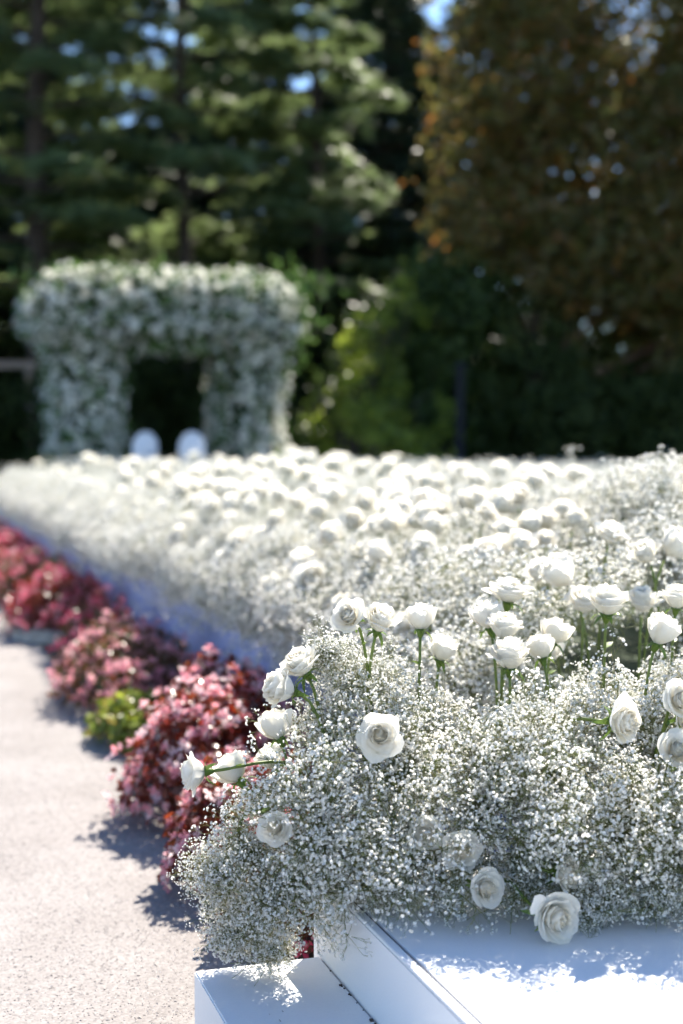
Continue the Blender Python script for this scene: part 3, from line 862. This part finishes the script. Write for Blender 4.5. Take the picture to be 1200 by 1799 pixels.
def bedding(x, y, rx, ry, h, leafmat, headcol, nl, nh, label, seed, ls=0.021, hs=0.0235, z0=0.005):
    global rng
    keep = rng; rng = np.random.default_rng(seed)
    nh = int(nh * 1.55); nl = int(nl * 1.45)
    t = thing('begonia_plant' if headcol else 'green_plant', label, 'plant', (x, y, z0), 0, 'bedding plants along the path')
    # fan of fleshy stems
    parts = []
    for i in range(16):
        a = rng.uniform(0, 6.28); q = rng.uniform(0.3, 0.85)
        e = np.array([rx * q * math.cos(a), ry * q * math.sin(a), h * (0.95 - 0.5 * q * q)])
        parts.append(tube_vf(bez(np.zeros(3), np.array([0, 0, h * .4]), e * np.array([.7, .7, .8]), e, 4), [.006, .005, .004, .003], 4))
    V, F = join_vf(parts); link('stems', newmesh('stems', V, F, LEAFM[leafmat]), t)
    # leaves: lumpy dome
    d = rand_dirs(nl, 0.35); d[:, 2] = np.abs(d[:, 2])
    lump = 1 + 0.16 * vnoise(d[:, 0] * 3, d[:, 1] * 3 + d[:, 2] * 2, 1.6, seed)
    rad = lump * (0.55 + 0.5 * rng.random(nl) ** 0.45)
    P = d * np.array([rx, ry, h]) * rad[:, None]
    P[:, 2] = np.maximum(P[:, 2] + 0.03, 0.01)
    N = d * 0.7 + rand_dirs(nl, 0.5)
    V, F = scatter_vf(*RL, P, frames(N), ls * rng.uniform(0.6, 1.35, nl))
    tag(link('leaves', newmesh('leaves', V, F, LEAFM[leafmat]), t), kind='stuff')
    if headcol:
        d = rand_dirs(nh, 0.55); d[:, 2] = np.abs(d[:, 2])
        lump = 1 + 0.16 * vnoise(d[:, 0] * 3, d[:, 1] * 3 + d[:, 2] * 2, 1.6, seed)
        P = d * np.array([rx, ry, h]) * (lump * rng.uniform(0.96, 1.10, nh))[:, None]; P[:, 2] += 0.03
        E = frames(d + rand_dirs(nh) * 0.3)
        for i in range(nh):
            link('flower_head', HEADS[headcol][i % 3], t, tuple(P[i]), Matrix(E[i]).to_euler(), hs * rng.uniform(0.7, 1.35))
    rng = keep
    return t
bedding(1.12, 2.98, .17, .16, .26, 'green', None, 500, 0, 'small fresh green plant in the gap under the flowers beside the lower step', 1)
bedding(0.97, 3.26, .20, .20, .26, 'bronze', 'rose', 900, 34, 'red begonia right behind the lower step, mostly hidden by flowers', 2)
bedding(0.97, 3.74, .25, .26, .28, 'bronze', 'pink', 1500, 80, 'red-leaved begonia at the front of the row below the leftmost rose', 3)
bedding(1.04, 4.42, .31, .34, .37, 'bronze', 'pink', 2500, 180, 'largest dark-red begonia with bright pink blossoms in the row', 4)
bedding(1.16, 5.02, .24, .27, .36, 'bronze', 'pink', 1500, 95, 'dark-red begonia behind the largest one, near the white, blue-shaded panel', 5)
bedding(0.97, 5.62, .17, .30, .15, 'green', None, 650, 0, 'bright yellow-green leafy plant between red and pale pink begonias', 6, 0.034)
bedding(1.08, 6.50, .31, .58, .30, 'mixed', 'pale', 2600, 170, 'wide pale pink begonia with greenish leaves in the middle of the row', 7)
bedding(1.14, 7.75, .24, .42, .27, 'mixed', 'rose', 1000, 50, 'rosy-leaved begonia between the wide pale one and the stone edging', 14)
bedding(0.98, 5.98, .13, .18, .13, 'mixed', 'pale', 500, 16, 'low straggling pinkish plant beside the yellow-green one on the path edge', 8)
bedding(1.06, 8.95, .32, .50, .34, 'bronze', 'rose', 2400, 150, 'crimson-pink begonia behind the grey stone edging', 9)
bedding(1.16, 9.95, .20, .30, .34, 'green', 'pale', 800, 14, 'green plant with few blossoms beyond the crimson begonia', 10)
bedding(1.03, 10.7, .32, .52, .34, 'mixed', 'rose', 1700, 120, 'rosy begonia far down the row at the left edge', 11)
bedding(1.05, 12.2, .32, .75, .36, 'bronze', 'rose', 1700, 120, 'red begonia second from the far end of the row', 12)
bedding(1.05, 14.4, .32, .95, .36, 'bronze', 'rose', 1500, 100, 'red begonia at the far end of the row', 13)

# grey edging stones on the path side
t = thing('stone_edging', 'curved grey stone edging at the foot of the crimson begonia', 'edging', (0.86, 8.4, 0))
for i in range(9):
    a = math.radians(-150 + i * 15)
    cx, cy = 1.22, 8.85
    x, y = cx + 0.44 * math.cos(a - 0.55), cy + 0.52 * math.sin(a - 0.55)
    V, F = box_vf(-0.075, 0.075, -0.035, 0.035, 0.0, 0.075 + 0.012 * math.sin(i * 2.3), 0.01)
    link('stone', newmesh('stone', V, F, M['stone']), t, (x - 0.86, y - 8.4, 0.001), (0, 0, a - 0.55 + math.pi / 2))

# ================================================================== flower arch and chairs
def round_blossom(k):
    r = np.random.default_rng(1200 + k)
    parts = []
    for ring, (n, R, h, tilt) in enumerate(((5, 1.0, 0.1, .5), (5, .75, .4, .8), (4, .42, .62, 1.1))):
        for j in range(n):
            a = 2 * math.pi * j / n + ring * .6 + r.normal(0, .1)
            w = .62 * R + .12
            V = [(0.1, 0, h - .35), (R * .6, -w * .6, h), (R * .6, w * .6, h), (R * r.uniform(.9, 1.1), 0, h + .25 * tilt)]
            parts.append((rotz(np.array(V), a), np.array([(0, 1, 2), (1, 3, 2)])))
    return join_vf(parts)
M['archbloom'] = leafy('arch_blossom', [(0.84, 0.81, 0.72), (0.91, 0.90, 0.85), (0.92, 0.915, 0.89)], 0.5, 0.6, 0.2)
M['archleaf'] = leafy('arch_greenery', [(0.04, 0.09, 0.02), (0.08, 0.15, 0.035), (0.13, 0.22, 0.05)], 0.35, 0.45, 0.4)
ABL = [round_blossom(k) for k in range(4)]
ABM = [newmesh('blossom', V, F, M['archbloom']) for V, F in ABL]
def on_box(x0, x1, y0, y1, z0, z1, dens, faces):
    P, N = [], []
    dims = {'-x': ((x1 - x0) * 0 + (y1 - y0) * (z1 - z0)), '+x': (y1 - y0) * (z1 - z0), '-y': (x1 - x0) * (z1 - z0), '+y': (x1 - x0) * (z1 - z0), '+z': (x1 - x0) * (y1 - y0), '-z': (x1 - x0) * (y1 - y0)}
    for f in faces:
        n = int(dims[f] * dens)
        p = np.stack([rng.uniform(x0, x1, n), rng.uniform(y0, y1, n), rng.uniform(z0, z1, n)], 1)
        ax = 'xyz'.index(f[1]); p[:, ax] = ((x0, y0, z0) if f[0] == '-' else (x1, y1, z1))[ax]
        nn = np.zeros((n, 3)); nn[:, ax] = -1 if f[0] == '-' else 1
        P.append(p); N.append(nn)
    return np.concatenate(P), np.concatenate(N)
def build_arch():
    global rng
    ox, oy = 3.9, 20.0
    t = thing('flower_arch', 'broad wedding arch covered with white blossoms at the end of the flower field', 'arch', (ox, oy, 0.32))
    L = (2.50 - ox, 3.12 - ox); Rr = (4.90 - ox, 5.46 - ox)
    Y0, Y1 = -0.05, 1.25
    box('side_panel', (L[0], L[1], Y0, Y1, 0.0, 2.45), M['core'], t, 0.1)
    box('side_panel', (Rr[0], Rr[1], Y0, Y1, 0.0, 2.45), M['core'], t, 0.1)
    x0, x1 = 2.18 - ox, 5.68 - ox
    box('roof_beam', (x0, x1, Y0 - 0.22, Y1 + 0.2, 2.42, 3.08), M['core'], t, 0.12)
    P, N = [], []
    fc = ['-x', '+x', '-y', '+y']
    for (a, b) in (L, Rr):
        p, n = on_box(a, b, Y0, Y1, 0.05, 2.4, 210, fc); P.append(p); N.append(n)
    p, n = on_box(x0, x1, Y0 - 0.22, Y1 + 0.2, 2.38, 3.08, 210, fc + ['+z', '-z']); 
    # rounded shoulders
    c = np.array([(x0 + x1) / 2, (Y0 + Y1) / 2, 2.7]); hw = (x1 - x0) / 2
    p[:, 2] -= np.where(p[:, 2] > 2.8, 0.12 * np.abs((p[:, 0] - c[0]) / hw) ** 8, 0)
    P.append(p); N.append(n)
    P = np.concatenate(P); N = np.concatenate(N)
    k = vnoise(P[:, 0] * 2 + P[:, 1], P[:, 2] * 2 + P[:, 1], 3.0, 9) > rng.uniform(-1.6, -0.1, len(P))
    lp, ln = P.copy(), N.copy()
    P, N = P[k], N[k]
    n = len(P)
    P = P + N * (0.20 * rng.random((n, 1)) ** 1.3) + rng.normal(0, 0.035, (n, 3))
    D = N + rand_dirs(n) * 0.7 + np.array([0, 0, 0.25])
    s = rng.uniform(0.036, 0.068, n)
    Rm = frames(D)
    # the 300 that show best from the path are single blossoms, the rest one mass
    vis = (N[:, 1] < -0.5) | ((N[:, 0] < -0.5))
    idx = np.where(vis)[0]; idx = idx[np.argsort(-s[idx])]
    one = set(idx[:290].tolist())
    for i in idx[:290]:
        link('blossom', ABM[i % 4], t, tuple(P[i]), Matrix(Rm[i]).to_euler(), float(s[i]))
    rest = np.array([i for i in range(n) if i not in one])
    parts = []
    for q in range(4):
        m = rest[q::4]; parts.append(scatter_vf(*ABL[q], P[m], Rm[m], s[m]))
    V, F = join_vf(parts)
    tag(link('blossom_mass', newmesh('blossom_mass', V, F, M['archbloom']), t), kind='stuff')
    # greenery between and trailing from the beam
    m = rng.integers(0, len(lp), 9500)
    q = lp[m] + ln[m] * rng.uniform(0.0, 0.24, (9500, 1)) + rng.normal(0, 0.03, (9500, 3))
    tr = rng.normal(0, 1, (160, 3)) * np.array([0.35, 0.12, 0.10]) + np.array([0.1, Y0 - 0.15, 2.33]); 
    tp = rng.normal(0, 1, (700, 3)) * np.array([1.1, 0.6, 0.05]) + np.array([0.0, 0.6, 3.17])
    tp2 = rng.normal(0, 1, (900, 3)) * np.array([0.12, 0.5, 0.30]) + np.array([x1 + 0.14, 0.5, 2.7])
    q = np.concatenate([q, tr, tp, tp2]); 
    lv, lf = leaf_vf(1.0, 0.26, 0.1, 0.3, 4)
    V, F = scatter_vf(lv, lf, q, frames(rand_dirs(len(q), 0.2)), rng.uniform(0.07, 0.14, len(q)))
    tag(link('greenery', newmesh('greenery', V, F, M['archleaf']), t), kind='stuff')
build_arch()

def build_chair(x, y, rz, label):
    t = thing('round_back_chair', label, 'chair', (x, y, 0.322), rz, 'chairs under the arch')
    # oval padded back in a frame, seat, four legs   (the chair faces +y)
    n = 20; a = np.arange(n) * 2 * math.pi / n
    def oval(rx, rz_, y_, zc): return np.stack([rx * np.cos(a), np.full(n, y_), zc + rz_ * np.sin(a)], 1)
    V = np.concatenate([oval(.145, .19, -.02, .78), oval(.158, .205, 0.0, .78), oval(.145, .19, .025, .78), [[0, -.035, .78]], [[0, .04, .78]]])
    F = []
    for j in range(n):
        k = (j + 1) % n
        F += [(j, k, n + k), (j, n + k, n + j), (n + j, n + k, 2 * n + k), (n + j, 2 * n + k, 2 * n + j), (3 * n, k, j), (3 * n + 1, 2 * n + j, 2 * n + k)]
    b = link('backrest', newmesh('backrest', V, F, M['chair'], smooth=True), t, (0, -.21, 0), (0.12, 0, 0))
    ring = np.stack([.17 * np.cos(np.append(a, a[:2])), np.zeros(n + 2), .78 + .22 * np.sin(np.append(a, a[:2]))], 1)
    V, F = tube_vf(ring, .021, 6, False); link('frame', newmesh('frame', V, F, M['chair'], smooth=True), b)
    V, F = box_vf(-.23, .23, -.22, .24, .41, .48, .03); link('seat', newmesh('seat', V, F, M['chair']), t)
    V, F = box_vf(-.215, .215, -.205, .225, .35, .408, .006); link('apron', newmesh('apron', V, F, M['chair']), t)
    for sx in (-1, 1):
        V, F = tube_vf([(sx * .19, .2, 0), (sx * .195, .205, .2), (sx * .2, .205, .40)], [.012, .018, .024], 8)
        link('leg', newmesh('leg', V, F, M['chair']), t)
        V, F = tube_vf([(sx * .2, -.30, 0), (sx * .19, -.22, .25), (sx * .17, -.20, .45), (sx * .11, -.225, .62)], [.012, .018, .022, .016], 8)
        link('leg', newmesh('leg', V, F, M['chair']), t)
build_chair(3.50, 20.05, 0.1, 'left white round-backed chair, partly behind the flowers under the arch')
build_chair(4.12, 19.6, -0.05, 'right white round-backed chair standing clear in the arch opening')

# ================================================================== trees
def cluster_leaf(k=0):
    V, F = leaf_vf(1.0, 0.30, 0.12, 0.2, 3)
    return V, F
def limb_path(p, q, bend, n=5):
    p, q = np.array(p, float), np.array(q, float)
    m = (p + q) / 2 + bend
    t = np.linspace(0, 1, n)[:, None]
    return (1 - t) ** 2 * p + 2 * (1 - t) * t * m + t * t * q

def conifer(label, x, y, h, r0, z_lo, matname, seed, nb=150, sprays=85, group='tall trees behind the arch', spray_len=0.34, trunk_r=0.17, droop=0.18, gap=0.0, yaw_bias=None):
    global rng
    keep = rng; rng = np.random.default_rng(seed)
    t = thing('pine_tree', label, 'tree', (x, y, -0.01), 0, group)
    pts = np.array([[0.12 * math.sin(z * .3 + seed), 0.1 * math.sin(z * .23 + 2 * seed), z] for z in np.linspace(0, h, 10)]); pts[0, :2] = 0
    tr = trunk_r * (1 - np.linspace(0, 1, 10) ** 1.3 * 0.9)
    parts = [tube_vf(pts, tr, 8)]
    br = []
    P, D, Ups = [], [], []
    for i in range(nb):
        f = (i + rng.random()) / nb
        z = z_lo + (h - z_lo) * f
        if gap and rng.random() < gap: continue
        az = i * 2.399 + rng.normal(0, .3)
        L = r0 * (1 - f) ** 0.65 * rng.uniform(0.6, 1.1) + 0.3
        dirh = np.array([math.cos(az), math.sin(az), 0])
        p0 = np.array([np.interp(z, pts[:, 2], pts[:, 0]), np.interp(z, pts[:, 2], pts[:, 1]), z])
        tip = p0 + dirh * L + np.array([0, 0, L * (0.12 - droop * rng.uniform(.5, 1.5))])
        path = limb_path(p0, tip, np.array([0, 0, 0.12 * L]), 5)
        br.append(tube_vf(path, np.linspace(0.028 + .012 * L, 0.008, 5), 4))
        ns = int(sprays * (0.35 + 0.65 * L / r0))
        tt = rng.random(ns) ** 0.55 * 0.85 + 0.17
        side = np.array([-dirh[1], dirh[0], 0])
        c = np.stack([np.interp(tt, np.linspace(0, 1, 5), path[:, k]) for k in range(3)], 1)
        off = rng.normal(0, 1, ns) * (0.10 + 0.36 * L / 2.5 * (1.15 - tt) ** 0.6)
        c = c + side * off[:, None]; c[:, 2] += rng.normal(-.03, .07, ns) - 0.10 * np.abs(off)
        dd = dirh * rng.uniform(.3, 1.0, (ns, 1)) + side * (np.sign(off) * rng.uniform(0.2, 1.0, ns))[:, None]
        dd[:, 2] += rng.normal(-0.12, .22, ns)
        P.append(c); D.append(dd)
    V, F = join_vf(parts); link('trunk', newmesh('trunk', V, F, M['bark'], smooth=True), t)
    V, F = join_vf(br); link('branches', newmesh('branches', V, F, M['bark']), t)
    P = np.concatenate(P); D = np.concatenate(D); D /= np.linalg.norm(D, axis=1, keepdims=True)
    n = len(P)
    up = np.array([0, 0, 1.0]) + rng.normal(0, .35, (n, 3))
    Yv = np.cross(up, D); Yv /= np.linalg.norm(Yv, axis=1, keepdims=True); Zv = np.cross(D, Yv)
    Rm = np.stack([D, Yv, Zv], -1)
    # needle spray: a feathered blade of five narrow fingers
    TV, TF = [], []
    for j, a in enumerate((-.85, -.4, 0, .4, .85)):
        c, s = math.cos(a), math.sin(a); L = 1 - .35 * abs(a); w = .085
        o = len(TV)
        TV += [(0.1 * c + s * w, 0.1 * s - c * w, 0), (0.1 * c - s * w, 0.1 * s + c * w, 0.02), (L * c, L * s, -.10 * L)]
        TF += [(o, o + 1, o + 2)]
    V, F = scatter_vf(TV, TF, P, Rm, spray_len * rng.uniform(.6, 1.3, n))
    tag(link('crown', newmesh('crown', V, F, M[matname]), t), kind='stuff')
    rng = keep
    return n

def broadleaf(label, x, y, lobes, matname, seed, nleaf, ls, name='broadleaf_tree', cat='tree', group=None, trunk_h=2.0, trunk_r=0.15, bark='bark', stems=1, clump=0.22, hollow=0.3, tip=0.0):
    """lobes: (dx, dy, z, rx, ry, rz)"""
    global rng
    keep = rng; rng = np.random.default_rng(seed)
    t = thing(name, label, cat, (x, y, -0.01), 0, group)
    L = np.array(lobes, float)
    parts = []
    for s in range(stems):
        a = s * 2.6 + 0.3
        fork = np.array([0.35 * math.cos(a) * (stems > 1), 0.35 * math.sin(a) * (stems > 1), trunk_h])
        foot = np.array([0.10 * math.cos(a) * (stems > 1), 0.10 * math.sin(a) * (stems > 1), 0])
        parts.append(tube_vf(limb_path(foot, fork, rng.normal(0, .05, 3), 6), np.linspace(trunk_r, trunk_r * .7, 6), 8))
        for l in L[s::stems]:
            q = l[:3]
            parts.append(tube_vf(limb_path(fork, q, rng.normal(0, .25, 3), 6), np.linspace(trunk_r * .6, .02, 6), 6))
            for j in range(5):
                e = q + rand_dirs(1)[0] * l[3:] * .8
                parts.append(tube_vf(limb_path((fork + 2 * q) / 3, e, rng.normal(0, .15, 3), 5), np.linspace(trunk_r * .25, .008, 5), 5))
    V, F = join_vf(parts); link('trunk', newmesh('trunk', V, F, M[bark], smooth=True), t)
    vol = (L[:, 3] * L[:, 4] + L[:, 4] * L[:, 5] + L[:, 3] * L[:, 5]); w = vol / vol.sum()
    ncl = max(6, nleaf // 45)
    which = rng.choice(len(L), ncl, p=w)
    d = rand_dirs(ncl)
    rad = hollow + (1 - hollow) * rng.random(ncl) ** 0.5
    cc = L[which, :3] + d * L[which, 3:] * rad[:, None]
    per = rng.integers(0, ncl, nleaf)
    P = cc[per] + rng.normal(0, clump, (nleaf, 3)) * np.array([1, 1, .75])
    P[:, 2] = np.maximum(P[:, 2], 0.05)
    N = d[per] * .5 + rand_dirs(nleaf, .45)
    TV, TF = leaf_vf(1.0, 0.32, 0.14, 0.22, 4)
    V, F = scatter_vf(TV[:, [0, 1, 2]], TF, P, frames(N), ls * rng.uniform(.6, 1.3, nleaf))
    tag(link('crown', newmesh('crown', V, F, M[matname]), t), kind='stuff')
    rng = keep
    return t

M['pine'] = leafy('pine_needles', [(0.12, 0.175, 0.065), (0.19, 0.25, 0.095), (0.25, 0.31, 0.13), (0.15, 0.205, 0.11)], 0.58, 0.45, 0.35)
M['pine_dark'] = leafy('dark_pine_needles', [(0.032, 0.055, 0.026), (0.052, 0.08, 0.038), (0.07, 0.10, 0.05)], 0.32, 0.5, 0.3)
M['copper'] = leafy('copper_leaf', [(0.13, 0.125, 0.035), (0.18, 0.14, 0.042), (0.20, 0.13, 0.04), (0.17, 0.16, 0.045), (0.11, 0.135, 0.035), (0.20, 0.175, 0.055), (0.34, 0.14, 0.03)], 0.56, 0.32, 0.5)
M['arbor'] = leafy('arborvitae_leaf', [(0.03, 0.055, 0.015), (0.05, 0.085, 0.02), (0.08, 0.12, 0.028)], 0.3, 0.45, 0.3)
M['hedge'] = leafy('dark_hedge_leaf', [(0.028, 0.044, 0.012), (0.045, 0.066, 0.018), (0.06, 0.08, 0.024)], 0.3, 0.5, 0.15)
M['lime'] = leafy('lime_leaf', [(0.16, 0.23, 0.03), (0.28, 0.34, 0.045), (0.10, 0.15, 0.03)], 0.55, 0.35, 0.45)

n1 = conifer('tall light green pine with bare thin trunk rising behind the arch', 5.79, 27.6, 16, 3.6, 3.5, 'pine', 21, nb=66, sprays=230, gap=0.2)
conifer('dark tall pine with thick trunk at the left edge', 2.90, 26.4, 16, 3.3, 3.0, 'pine', 22, nb=66, sprays=210, trunk_r=0.24)
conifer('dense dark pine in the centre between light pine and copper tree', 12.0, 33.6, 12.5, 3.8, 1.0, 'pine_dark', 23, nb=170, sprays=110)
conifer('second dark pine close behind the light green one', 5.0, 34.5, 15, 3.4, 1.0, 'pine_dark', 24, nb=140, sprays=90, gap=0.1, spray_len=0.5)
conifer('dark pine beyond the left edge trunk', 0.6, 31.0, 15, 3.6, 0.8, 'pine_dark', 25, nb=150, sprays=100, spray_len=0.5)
conifer('light pine whose layered boughs reach in right of the arch', 8.6, 28.2, 13, 2.6, 1.0, 'pine', 26, nb=58, sprays=190, gap=0.1)
conifer('far dark pine low behind the arch opening', 7.8, 38.0, 9.5, 3.6, 0.5, 'pine_dark', 27, nb=130, sprays=110)
conifer('dark pine behind the copper tree', 15.2, 34.0, 14, 3.8, 0.5, 'pine_dark', 28, nb=150, sprays=110)

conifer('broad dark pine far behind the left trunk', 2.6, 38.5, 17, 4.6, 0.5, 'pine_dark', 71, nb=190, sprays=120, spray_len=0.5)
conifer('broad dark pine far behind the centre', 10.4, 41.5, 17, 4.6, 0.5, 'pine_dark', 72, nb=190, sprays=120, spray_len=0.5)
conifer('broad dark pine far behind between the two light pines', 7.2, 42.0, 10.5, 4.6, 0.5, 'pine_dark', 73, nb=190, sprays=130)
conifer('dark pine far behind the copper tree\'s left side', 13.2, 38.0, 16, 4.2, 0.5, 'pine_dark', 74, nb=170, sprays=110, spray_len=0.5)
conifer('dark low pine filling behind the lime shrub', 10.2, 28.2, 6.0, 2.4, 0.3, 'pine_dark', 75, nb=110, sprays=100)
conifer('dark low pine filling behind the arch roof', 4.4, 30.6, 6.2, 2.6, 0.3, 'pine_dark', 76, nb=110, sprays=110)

conifer('dark pine far behind the light pine trunk, right of it', 9.4, 36.5, 12, 3.0, 0.5, 'pine_dark', 77, nb=120, sprays=120)
conifer('dark pine at the far left behind the thick trunk', -1.0, 36.5, 16, 4.4, 0.5, 'pine_dark', 78, nb=170, sprays=120, spray_len=0.5)

# copper-brown tree filling the right
LB = [(1.6,0.3,6.0,2.2,2.0,2.4),(3.2,-.5,5.2,2.2,2.0,2.6),(0.2,0.2,7.4,1.7,1.7,1.8),(2.6,0.6,8.8,2.4,2.0,2.2),(-0.4,0.1,5.2,1.2,1.2,1.4),(4.6,0,7.6,2.2,2,3),(1.0,-0.6,4.3,1.6,1.3,1.2),(3.6,-1,3.2,1.9,1.6,1.2),(0.4,0.4,9.6,1.4,1.5,1.6),(5.2,-.8,4.2,1.9,1.8,1.8)]
broadleaf('large copper-brown leaved tree filling the upper right', 10.55, 22.5, LB, 'copper', 31, 60000, 0.15, name='copper_tree', trunk_h=1.6, trunk_r=0.13, bark='bark_red', stems=2, clump=.26)
# arborvitae and hedges
def arb(label, x, y, h, r, seed, m='arbor', n=9000):
    broadleaf(label, x, y, [(0, 0, h * .28, r, r, h * .30), (0, 0, h * .55, r * .85, r * .85, h * .28), (0, 0, h * .80, r * .5, r * .5, h * .2)], m, seed, n, .10, name='arborvitae', cat='tree', group='evergreens along the back', trunk_h=h * .2, trunk_r=.07, clump=.12, hollow=.6)
broadleaf('broad irregular mid green shrub left of the dark post', 7.9, 22.2, [(-.7,0,.9,.7,.6,.9),(-.2,.1,2.0,.75,.6,.8),(.5,.2,1.2,.8,.6,1.1),(.1,.1,2.9,.5,.45,.6),(.9,.1,2.3,.6,.5,.7)], 'arbor', 41, 9000, .12, name='green_shrub', cat='shrub', group='evergreens along the back', trunk_h=.6, trunk_r=.06, clump=.17, hollow=.45)
broadleaf('taller loose green shrub right behind the dark post', 9.1, 22.0, [(-.4,0,1.2,.8,.7,1.2),(.3,.1,1.8,.8,.7,1.2),(-.1,0,3.0,.7,.6,.9),(.5,.2,3.6,.5,.5,.7),(-.5,0,3.7,.4,.4,.5)], 'arbor', 42, 11000, .12, name='green_shrub', cat='shrub', group='evergreens along the back', trunk_h=.8, trunk_r=.07, clump=.17, hollow=.45)
arb('dark arborvitae under the copper tree, right of the post', 10.2, 21.4, 3.6, 1.1, 43, 'hedge')
def hedge(label, x, y, rx, h, seed, m='hedge', n=9000, ls=.11):
    broadleaf(label, x, y, [(-rx * .5, 0, h * .45, rx * .7, .8, h * .5), (rx * .5, 0, h * .48, rx * .7, .8, h * .5)], m, seed, n, ls, name='hedge_shrub', cat='shrub', group='dark shrubs along the back', trunk_h=h * .25, trunk_r=.06, clump=.16, hollow=.45)
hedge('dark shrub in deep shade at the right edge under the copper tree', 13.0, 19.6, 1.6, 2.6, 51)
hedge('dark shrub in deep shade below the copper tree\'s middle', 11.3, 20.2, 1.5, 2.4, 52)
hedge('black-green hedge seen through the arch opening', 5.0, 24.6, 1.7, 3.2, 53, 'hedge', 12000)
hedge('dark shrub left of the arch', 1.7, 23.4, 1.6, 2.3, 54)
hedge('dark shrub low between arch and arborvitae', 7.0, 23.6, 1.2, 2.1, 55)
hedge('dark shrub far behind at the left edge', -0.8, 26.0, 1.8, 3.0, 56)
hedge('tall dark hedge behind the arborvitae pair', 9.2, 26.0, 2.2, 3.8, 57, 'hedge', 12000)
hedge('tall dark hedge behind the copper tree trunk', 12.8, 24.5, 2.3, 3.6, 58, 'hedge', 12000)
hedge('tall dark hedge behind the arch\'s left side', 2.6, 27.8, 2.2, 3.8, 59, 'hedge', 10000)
arb('tall blackish arborvitae under the copper crown', 12.2, 23.2, 5.6, 1.5, 44, 'hedge', 13000)
arb('tall blackish arborvitae at the right edge under the copper crown', 14.4, 22.6, 5.6, 1.5, 45, 'hedge', 13000)
hedge('tall dark hedge far behind the copper tree, right part', 14.6, 27.0, 2.8, 5.0, 60, 'hedge', 15000)
hedge('tall dark hedge closing the view below the copper crown', 11.4, 27.6, 2.6, 5.0, 63, 'hedge', 14000)
broadleaf('sunlit lime green shrub right of the arch', 6.85, 20.9, [(0,0,1.5,.6,.5,.9),(.35,.1,2.4,.5,.45,.7),(.95,.3,3.1,.45,.4,.6),(-.1,0,.7,.7,.5,.6),(1.3,-.1,1.3,.6,.5,.9),(.7,-.1,2.0,.45,.4,.6)], 'lime', 61, 1900, .12, name='lime_shrub', cat='shrub', trunk_h=.5, trunk_r=.05, clump=.11)
broadleaf('small sunlit yellow-green bush at the back edge of the field', 6.55, 18.1, [(0,0,1.0,.32,.3,.5),(.28,0,.85,.28,.25,.4),(-.18,0,1.3,.28,.22,.38)], 'lime', 62, 1500, .085, name='lime_bush', cat='shrub', trunk_h=.3, trunk_r=.03, clump=.08)

# dark post, wooden rail
t = thing('dark_post', 'dark navy metal post standing before the arborvitae', 'post', (8.16, 19.46, 0))
V, F = lathe_vf([(0.0, 0), (.12, 0), (.12, .03), (.07, .05), (.06, .08), (.06, 2.25), (.0, 2.25)], 16); link('shaft', newmesh('shaft', V, F, M['steel'], smooth=False), t)
V, F = lathe_vf([(0.0, 2.255), (.095, 2.255), (.1, 2.29), (.06, 2.34), (0, 2.36)], 16); link('cap', newmesh('cap', V, F, M['steel'], smooth=True), t)
t = thing('wooden_rail', 'pale weathered wooden rail at the left edge behind the arch', 'rail', (2.0, 24.65, 0))
V, F = box_vf(-1.4, .62, -.05, .05, 2.42, 2.54, .01); link('beam', newmesh('beam', V, F, M['wood']), t, (0, 0, 0), (0, 0, -.32))
for k in (-1.1, .45):
    V, F = box_vf(-.05, .05, -.05, .05, 0, 2.415, .008); link('post', newmesh('post', V, F, M['wood']), t, (k * math.cos(-.32), k * math.sin(-.32), 0), (0, 0, -.32))
